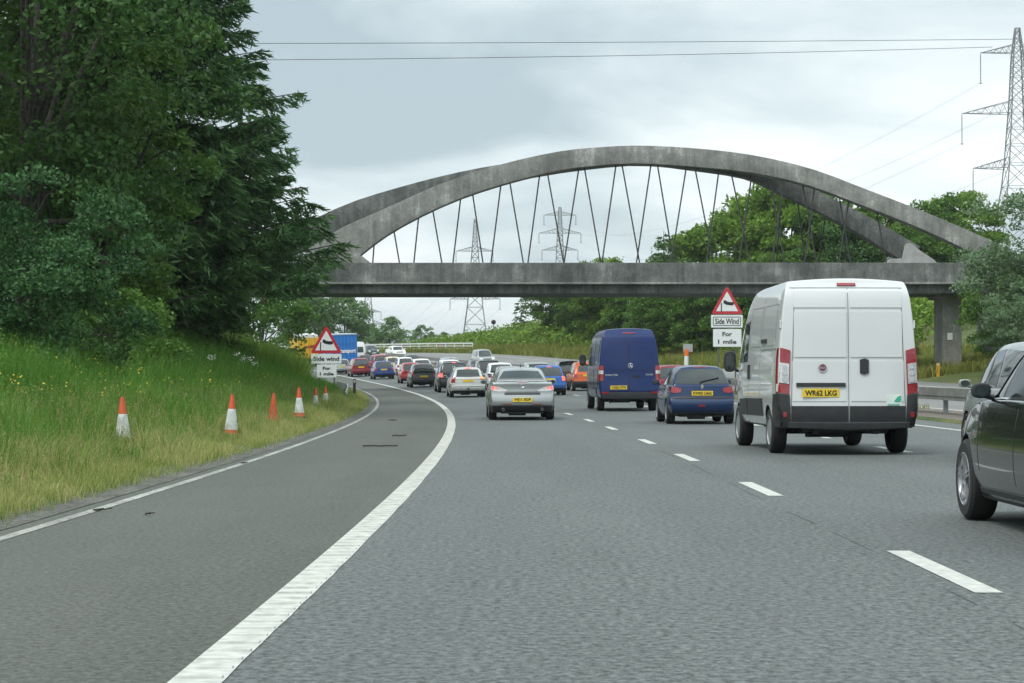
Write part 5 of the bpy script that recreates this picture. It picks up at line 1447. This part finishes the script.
def conifer(name, label, loc, H, R, z0, mat, seed, gap=.5, nb=7, twig=.42, dens=1., rotz=0, power=.85, needle=.05, shape=lambda z: 1.):
    """Whorls of drooping boughs carrying side twigs with hanging needle sprays."""
    rng = np.random.default_rng(seed)
    root = empty(name, tuple(loc), (0, 0, rotz), label=label, cat='conifer')
    segs = [(Vector((0, 0, -1)), Vector((0, 0, H * .5)), R * .065, R * .04), (Vector((0, 0, H * .5)), Vector((0, 0, H)), R * .04, .02)]
    P = []; U = []; S_ = []
    z = z0
    while z < H - .3:
        f = 1 - (z - z0) / (H - z0); rl = R * f ** power
        k = max(3, int(nb * (.5 + .5 * f) + rng.integers(-1, 2)))
        a0 = rng.uniform(0, 6.28)
        for i in range(k):
            a = a0 + 6.283 * i / k + rng.normal() * .25; L = rl * rng.uniform(.70, 1.06) * shape(z) + .25
            if rng.random() < .10: L *= 1.07
            dr = rng.uniform(.10, .28) * L; zz = z + rng.normal() * gap * .4
            t = np.linspace(0, 1, 7)
            bx = np.c_[np.cos(a) * L * t, np.sin(a) * L * t, zz - dr * np.sin(np.pi * .62 * t) + L * .10 * t ** 3]
            for q in range(0, 6, 2): segs.append((Vector(bx[q]), Vector(bx[min(6, q + 2)]), .035 * L ** .5 * (1 - t[q] * .8), .035 * L ** .5 * (1 - t[min(6, q + 2)] * .85)))
            n = max(4, int(L / .13 * dens)); tt = rng.uniform(.12, 1.0, n) ** .8
            B_ = np.stack([np.interp(tt, t, bx[:, c]) for c in range(3)], 1)
            side = np.array([-math.sin(a), math.cos(a), 0]); fw = np.array([math.cos(a), math.sin(a), 0])
            sg = rng.choice([-1, 1], n); tl = (L * .30 * (1 - .75 * tt) + .22) * rng.uniform(.6, 1.2, n)
            dirs = side * sg[:, None] * .8 + fw * .65 + np.array([0, 0, -.18]) + rng.normal(size=(n, 3)) * .15
            dirs /= np.linalg.norm(dirs, axis=1, keepdims=True)
            m_ = max(4, int(6 * dens)); w_ = np.linspace(.1, 1, m_)
            Q = B_[:, None] + dirs[:, None] * (tl[:, None] * w_)[..., None]; Q[..., 2] -= (tl[:, None] * w_ ** 2) * .22
            D = np.repeat(dirs[:, None], m_, 1) + rng.normal(size=(n, m_, 3)) * .42; D[..., 2] -= .12
            P.append(Q.reshape(-1, 3)); U.append(D.reshape(-1, 3)); S_.append(np.full(n * m_, twig))
        z += gap * rng.uniform(.7, 1.3)
    P = np.concatenate(P); U = np.concatenate(U); S_ = np.concatenate(S_) * rng.uniform(.6, 1.25, len(P))
    U /= np.linalg.norm(U, axis=1, keepdims=True); Wv = rng.normal(size=U.shape); Wv -= U * (Wv * U).sum(1, keepdims=True); Wv /= np.linalg.norm(Wv, axis=1, keepdims=True)
    hw = needle
    V = np.stack([P - U * (S_ * .3)[:, None], P + Wv * hw, P + U * (S_ * .7)[:, None], P - Wv * hw], 1).reshape(-1, 3)
    F = np.arange(len(V)).reshape(-1, 4)
    fast_mesh('crown', V, F, mat, root)
    wood_mesh('trunk', segs, M_BARK, root, 5)
    return root, len(F)

def at(x, d, dz=0.): p = gp(d, s_of(x, d)); return p + Vector((0, 0, dz))
# --- left: big spruce in front of the bridge end
conifer('spruce_tree', 'tallest dark spruce with feathery drooping boughs in front of the left bridge end', at(136, 78), 26, 7.5, 1.6, L_FIR, 11, gap=.42, nb=11, twig=.46, dens=1.6, power=1.0, needle=.042, shape=lambda z: ip(z, [1.6, 3.2, 4.6, 6.5], [.52, .74, 1.10, 1.10]))
conifer('spruce_tree', 'second dark spruce standing behind the tall spruce near the bridge end', at(240, 101), 16, 5.2, 4.6, L_FIR, 12, gap=.5, nb=7, twig=.5, power=.8, needle=.05)
conifer('spruce_tree', 'dark spruce crowded at the left of the tall spruce', at(40, 72), 25, 6.0, 1.5, L_FIR, 13, gap=.5, nb=8, twig=.5, dens=1.0, power=.7, needle=.05)
def bl(x, d): return at(x, d, -.1)
tree('broadleaf_tree', 'dense dark broadleaf tree filling the upper left corner', bl(20, 56), 19, 6.2, 1.2, L_DARK, 'dk1', 110, 42000, .21, 21, trunk_r=.3)
tree('broadleaf_tree', 'mid green leafy tree in front of the tall spruce, reaching the picture top', bl(96, 60), 17.0, 3.1, .6, L_MID, 'md1', 90, 30000, .19, 22, trunk_r=.2, ragged=.6)
tree('broadleaf_tree', 'dark leafy tree at the far left edge behind the pale green bush', bl(-70, 62), 20, 6.5, 1.5, L_DARK, 'dk1', rotz=1.9, trunk_r=.3)
tree('broadleaf_tree', 'low dark tree under the boughs of the tall spruce', bl(205, 84), 5.0, 2.6, .3, L_DARK, 'dk3', 60, 9000, .2, 24, trunk_r=.14)
tree('ash_sapling', 'blue-green ash sapling with long leaf fronds at the left edge', bl(28, 43), 4.4, 2.2, .3, L_BLUE, 'ash', 70, 20000, .115, 25, trunk_r=.06, ragged=.7, cat='sapling')
tree('bush', 'round mid green bush below the mid green leafy tree', bl(118, 52), 2.7, 1.7, .1, L_MID, 'bsh', 40, 7000, .13, 26, trunk_r=.05, cat='bush')
tree('bush', 'dark green bush at the foot of the ash sapling', bl(66, 47), 1.9, 1.6, .1, L_DARK, 'bsh2', 36, 6000, .12, 27, trunk_r=.05, cat='bush')
tree('bush', 'bush at the foot of the tall spruce on the right side', bl(228, 86), 2.4, 2.2, .1, L_MID, 'bsh', rotz=2., scale=.9, cat='bush')
# trees past the bridge on the left, behind the lorries
for i, (x, d, H_, R_, lb) in enumerate([(262, 150, 8.5, 4.2, 'dark-bottomed tree beyond the bridge just right of the spruce'), (318, 345, 13, 6, 'leafy tree behind the yellow lorry'), (345, 352, 11.5, 5.5, 'leafy tree right behind the blue lorry'),
        (296, 330, 14, 6, 'larger leafy tree left above the yellow lorry'), (388, 420, 9.5, 4.5, 'open-crowned tree standing alone right of the far pylon'), (366, 430, 9, 4.0, 'small slender tree at the foot of the far pylon')]):
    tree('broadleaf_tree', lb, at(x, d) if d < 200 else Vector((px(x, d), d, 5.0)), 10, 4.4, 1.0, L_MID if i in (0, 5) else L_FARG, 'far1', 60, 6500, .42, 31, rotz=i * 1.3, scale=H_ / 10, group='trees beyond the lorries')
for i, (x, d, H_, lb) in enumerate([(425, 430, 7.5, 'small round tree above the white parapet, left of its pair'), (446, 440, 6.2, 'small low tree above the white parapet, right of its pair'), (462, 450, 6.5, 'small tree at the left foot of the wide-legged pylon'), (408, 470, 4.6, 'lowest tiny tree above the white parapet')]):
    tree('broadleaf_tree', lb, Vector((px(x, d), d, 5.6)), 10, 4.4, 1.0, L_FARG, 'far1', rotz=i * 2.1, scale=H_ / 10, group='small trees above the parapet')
# --- right bank trees seen above and below the deck
RB = [(560, 262, 9.5, 'L_MID', 'leftmost bushy tree of the right bank, under the deck'), (585, 246, 9.5, 'L_MID', 'dark tree on the bank above the roof of the blue van, left of its neighbour'), (606, 238, 9.6, 'L_BRIGHT', 'pale-topped tree just showing over the deck near the middle hangers'),
      (628, 226, 8.6, 'L_MID', 'dark leafy tree on the bank between the deck and the blue van'), (690, 222, 10.6, 'L_MID', 'mid green tree left of the largest round tree, behind the hangers'),
      (742, 208, 14.6, 'L_BRIGHT', 'largest bright green round tree rising behind the hangers'), (790, 204, 13.4, 'L_BRIGHT', 'bright green tree just right of the largest round tree'),
      (835, 200, 12.4, 'L_MID', 'mid green tree behind the lower arch leg'), (880, 212, 10.8, 'L_BRIGHT', 'bright green tree showing between the two right arch legs'),
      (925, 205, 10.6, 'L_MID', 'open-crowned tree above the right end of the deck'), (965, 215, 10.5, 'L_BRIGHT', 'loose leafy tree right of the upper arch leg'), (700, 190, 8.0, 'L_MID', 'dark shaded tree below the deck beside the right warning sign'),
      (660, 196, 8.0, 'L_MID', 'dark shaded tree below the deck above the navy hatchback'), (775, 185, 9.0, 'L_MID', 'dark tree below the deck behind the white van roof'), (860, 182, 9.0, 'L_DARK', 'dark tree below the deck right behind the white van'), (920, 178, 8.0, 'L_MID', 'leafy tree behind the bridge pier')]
for i, (x, d, H_, mt, lb) in enumerate(RB):
    key = 'bank%d' % (i % 4)
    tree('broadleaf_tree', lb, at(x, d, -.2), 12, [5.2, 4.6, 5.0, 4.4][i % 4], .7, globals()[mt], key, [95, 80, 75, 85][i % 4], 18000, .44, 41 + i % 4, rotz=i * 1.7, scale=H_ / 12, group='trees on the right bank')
conifer('pine_tree', 'dark pointed conifer among the right bank trees, left of the largest round tree', at(664, 214, 0), 12.6, 3.0, 1.5, L_FIR, 15, gap=.55, nb=6, twig=.6, dens=.8, needle=.09)
conifer('pine_tree', 'tiny pointed conifer at the far left end of the bank bushes', at(521, 285, 0), 5.5, 1.8, .4, L_FIR, 16, gap=.5, nb=6, twig=.6, dens=.6, needle=.1)
# willow bushes right of the pier, in front of the bridge end
for i, (x, d, H_, R_, mt, lb) in enumerate([(1034, 108, 10.2, 3.4, 'L_WILLOW', 'tall silver-green willow bush covering the right end of the bridge'), (1004, 114, 6.6, 2.4, 'L_MID', 'green bush against the pier at the foot of the willow'), (1075, 104, 8.4, 3.2, 'L_WILLOW', 'silver-green willow bush at the right picture edge'), (1018, 103, 4.6, 2.2, 'L_WILLOW', 'low silver-green willow bush behind the crash barrier'), (905, 128, 2.6, 1.8, 'L_BRIGHT', 'small bright bush left of the bridge pier')]):
    tree('willow_bush' if mt == 'L_WILLOW' else 'bush', lb, at(x, d, -.1), 9, 3.2, .2, globals()[mt], 'will', 80, 16000, .20, 55, rotz=i * 1.2, scale=H_ / 9, cat='bush', ragged=.5, trunk_r=.09)

# --- shrubs mantling the right bank: one mass
rng = np.random.default_rng(77); P = []
for _ in range(2300):
    d = rng.uniform(150, 330); s = rng.uniform(35.5, 62); h = rng.uniform(.9, 2.6) * np.interp(s, [36, 42, 60], [.55, 1, 1.3]) * np.interp(d, [150, 270, 330], [1, 1, .6])
    x = float(XL(d)) + s
    if x / d > .30 or (117 < d < 136): continue
    c = np.array(gp(d, s)); n = 46
    v = rng.normal(size=(n, 3)); v /= np.linalg.norm(v, axis=1, keepdims=True); v[:, 2] = np.abs(v[:, 2])
    P.append(c + v * np.array([h * .8, h * .8, h]) * rng.uniform(.6, 1.1, (n, 1)))
P = np.concatenate(P); V, F = leaves(P, np.full(len(P), .48), rng, flat=.2)
tag(fast_mesh('undergrowth', V, F, foliage('bank_shrub_leaf', [(.07, .15, .016), (.14, .24, .028), (.25, .34, .05)], noise=.16)), kind='stuff')

# --- grasses
def blades(P, h, w, rng, lean=.35, curl=.25):
    n = len(P); a = rng.uniform(0, 6.283, n); ca, sa = np.cos(a), np.sin(a)
    h = np.asarray(h)[:, None]; w = np.asarray(w)[:, None] * .5
    side = np.stack([ca, sa, 0 * a], 1) * w
    ln = rng.normal(size=(n, 2)) * lean; d = np.c_[ln, np.ones(n)] * h
    mid = P + d * np.array([.45, .45, .62]); tip = P + d * np.array([1 + curl, 1 + curl, 1.0])
    V = np.stack([P - side, P + side, mid + side * .7, tip, mid - side * .7], 1).reshape(-1, 3)
    k = np.arange(n)[:, None] * 5
    return V, np.concatenate([k + np.array([[0, 1, 2]]), k + np.array([[0, 2, 4]]), k + np.array([[4, 2, 3]])], 1).reshape(-1, 3)
def scatter(n, d0, d1, s0, s1, rng, bias=2.0, dz=0.):
    d = d0 + (d1 - d0) * rng.random(n) ** bias; s = rng.uniform(s0, s1, n)
    z = road_z(d, s) + prof(s, d)
    return np.c_[XL(d) + s, d, z + dz], d, s
CONES = [(123.5, 30.5), (231, 36), (273, 46), (299.5, 50), (315.5, 66), (326, 70)]
G_LUSH = foliage('grass_lush', [(.042, .125, .014), (.085, .215, .026), (.15, .295, .045)], rough=.5, trans=.35, noise=.5)
G_DRY = foliage('grass_dry', [(.15, .235, .04), (.34, .35, .115), (.58, .52, .26)], rough=.6, trans=.35, noise=.6)
G_BANK = foliage('grass_bank', [(.09, .14, .018), (.17, .195, .035), (.27, .25, .075)], rough=.6, trans=.3, noise=.2)
rng = np.random.default_rng(5)
def grass(name, n, d0, d1, s0, s1, h, w, mat, bias=2., hvar=.5, lean=.35, clump=0, keep=None):
    P, d, s = scatter(n, d0, d1, s0, s1, rng, bias)
    if clump:
        # tufts: pull blades towards tuft centres
        k = n // clump; idx = rng.integers(0, k, n); C = P[:k]; o_ = rng.normal(size=(n, 3)) * np.array([.09, .09, 0]); P = C[idx] + o_; d = d[idx]; s = s[idx]
        hh = (h * (1 + hvar * rng.normal(size=k)))[idx] * rng.uniform(.6, 1.1, n)
    else: hh = h * (1 + hvar * rng.normal(size=n) * .6)
    wave = .8 + .35 * np.sin(P[:, 1] * .7 + 1.3 * np.sin(P[:, 0] * .9)) * np.sin(P[:, 0] * 1.1 + P[:, 1] * .23)
    hh = np.clip(hh * wave, h * .25, h * 1.5) * np.clip((-s - 3.0) * .23 + .20, .20, 1) if s1 < 0 else np.clip(hh, h * .25, h * 2.1)
    ww = w * np.interp(d, [10, 40, 100, 250], [.8, 1, 1.7, 3.0])
    for cx_, cd_ in CONES:
        X = px(cx_, P[:, 1]); q = (np.abs(P[:, 0] - X) < .24) & (P[:, 1] > cd_ - 5) & (P[:, 1] < cd_ + .3)
        hh = np.where(q, hh * .38, hh)
    if keep is not None:
        q = keep(P, d, s); P, hh, ww = P[q], hh[q], ww[q]
    V, F = blades(P, hh, ww, rng, lean)
    return tag(fast_mesh(name, V, F, mat), kind='stuff')
grass('lush_grass', 190000, 15, 120, -13.5, -3.5, .78, .012, G_LUSH, bias=1.7, clump=9, lean=.26)
grass('dry_grass', 165000, 13, 130, -4.35, -3.04, .62, .006, G_DRY, bias=1.7, clump=7)
grass('short_verge_grass', 150000, 13, 130, -6.6, -2.98, .50, .008, foliage('grass_fresh', [(.08, .17, .018), (.15, .255, .034), (.25, .33, .065)], trans=.35, noise=.7), bias=1.7, clump=8)
grass('verge_grass', 26000, 105, 330, -14, -3.3, .55, .04, G_LUSH, bias=1.)
grass('bank_grass', 60000, 118, 335, 29.6, 40, .55, .03, G_BANK, bias=1.2)
grass('reservation_grass', 2500, 62, 200, 14.0, 15.0, .16, .02, G_BANK, bias=1.3)
P, d, s = scatter(5500, 14, 75, -6.0, -3.3, rng, 1.6); hs = rng.uniform(.45, .8, len(P)) * np.clip((-s - 3.0) * .25 + .35, .3, 1)
V, F = blades(P, hs, np.full(len(P), .005), rng, .16); tipP = V.reshape(-1, 5, 3)[:, 3]
hd = tipP[:, None] - np.array([0, 0, 1.]) * (rng.random((len(P), 5)) * .12)[..., None]; hd = hd.reshape(-1, 3) + rng.normal(size=(len(P) * 5, 3)) * .008
V2, F2 = leaves(hd, np.full(len(hd), .026), rng, flat=-1., aspect=.3)
M_STALK = foliage('seed_stalk', [(.20, .22, .07), (.33, .31, .13), (.46, .40, .20)], noise=.6)
tag(fast_mesh('grass_stalks', V, F, M_STALK), kind='stuff'); tag(fast_mesh('grass_seed_heads', V2, F2, M_STALK), kind='stuff')
# broad-leaved weeds, docks and nettles through the verge
P, d, s = scatter(16000, 30, 115, -13.5, -5.8, rng, 1.2); n = len(P)
Q = np.repeat(P, 9, 0); Q[:, 2] += rng.random(len(Q)) ** .8 * np.repeat(np.clip((-s - 4.2) * .2, .12, 1.15), 9); Q[:, :2] += rng.normal(size=(len(Q), 2)) * .10
V, F = leaves(Q, np.full(len(Q), .07), rng, flat=.35, aspect=.4, droop=.2)
tag(fast_mesh('verge_weeds', V, F, foliage('weed_leaf', [(.045, .11, .014), (.085, .18, .024), (.14, .25, .042)], noise=.6)), kind='stuff')
# tall bright reed-like stand at the crest near the sign
P, d, s = scatter(11000, 86, 102, -9.4, -5.9, rng, 1.); hh = rng.uniform(.9, 1.7, len(P))
V, F = blades(P, hh, np.full(len(P), .03), rng, .22)
tag(fast_mesh('tall_reeds', V, F, foliage('reed_green', [(.075, .15, .016), (.12, .21, .028), (.19, .27, .05)], noise=.5)), kind='stuff')
# yellow ragwort and white umbels
P, d, s = scatter(330, 24, 70, -10.5, -5.6, rng, 1.2); Q = np.repeat(P, 5, 0); Q[:, 2] += np.repeat(rng.uniform(.45, .8, len(P)), 5) + rng.normal(size=len(Q)) * .03; Q[:, :2] += rng.normal(size=(len(Q), 2)) * .05
V, F = leaves(Q, np.full(len(Q), .036), rng, flat=.8, aspect=1.)
tag(fast_mesh('yellow_wildflowers', V, F, plain('petal_yellow', (.46, .38, .03), .6)), kind='stuff')
Q = []
for x, d, zz in [(212, 64, .8), (236, 70, .95), (243, 71, .85), (250, 72, .9), (255, 73, .75)]:
    c = at(x, d, zz); c = np.array(c); m_ = 26; a = rng.uniform(0, 6.28, m_); r = .13 * rng.random(m_) ** .5
    Q.append(c + np.c_[np.cos(a) * r, np.sin(a) * r, .05 - r * .2 + rng.normal(size=m_) * .045])
Q = np.concatenate(Q); V, F = leaves(Q, np.full(len(Q), .06), rng, flat=.6, aspect=1.)
tag(fast_mesh('white_umbel_flowers', V, F, plain('petal_white', (.6, .62, .55), .7)), kind='stuff')

# ------------------------------------------------------------------ air: a closed box of thin haze
def haze():
    m = bpy.data.materials.new('haze_air'); m.use_nodes = True; t = m.node_tree; t.nodes.clear()
    o = t.nodes.new('ShaderNodeOutputMaterial'); v = t.nodes.new('ShaderNodeVolumePrincipled')
    v.inputs['Color'].default_value = (.86, .92, .95, 1); v.inputs['Density'].default_value = HAZE; v.inputs['Anisotropy'].default_value = .2
    t.links.new(v.outputs[0], o.inputs['Volume'])
    b = MB().box((0, 3950, 98.5), (12000, 8300, 203)).build('haze', m); tag(b, kind='stuff')
HAZE = .00013
haze()
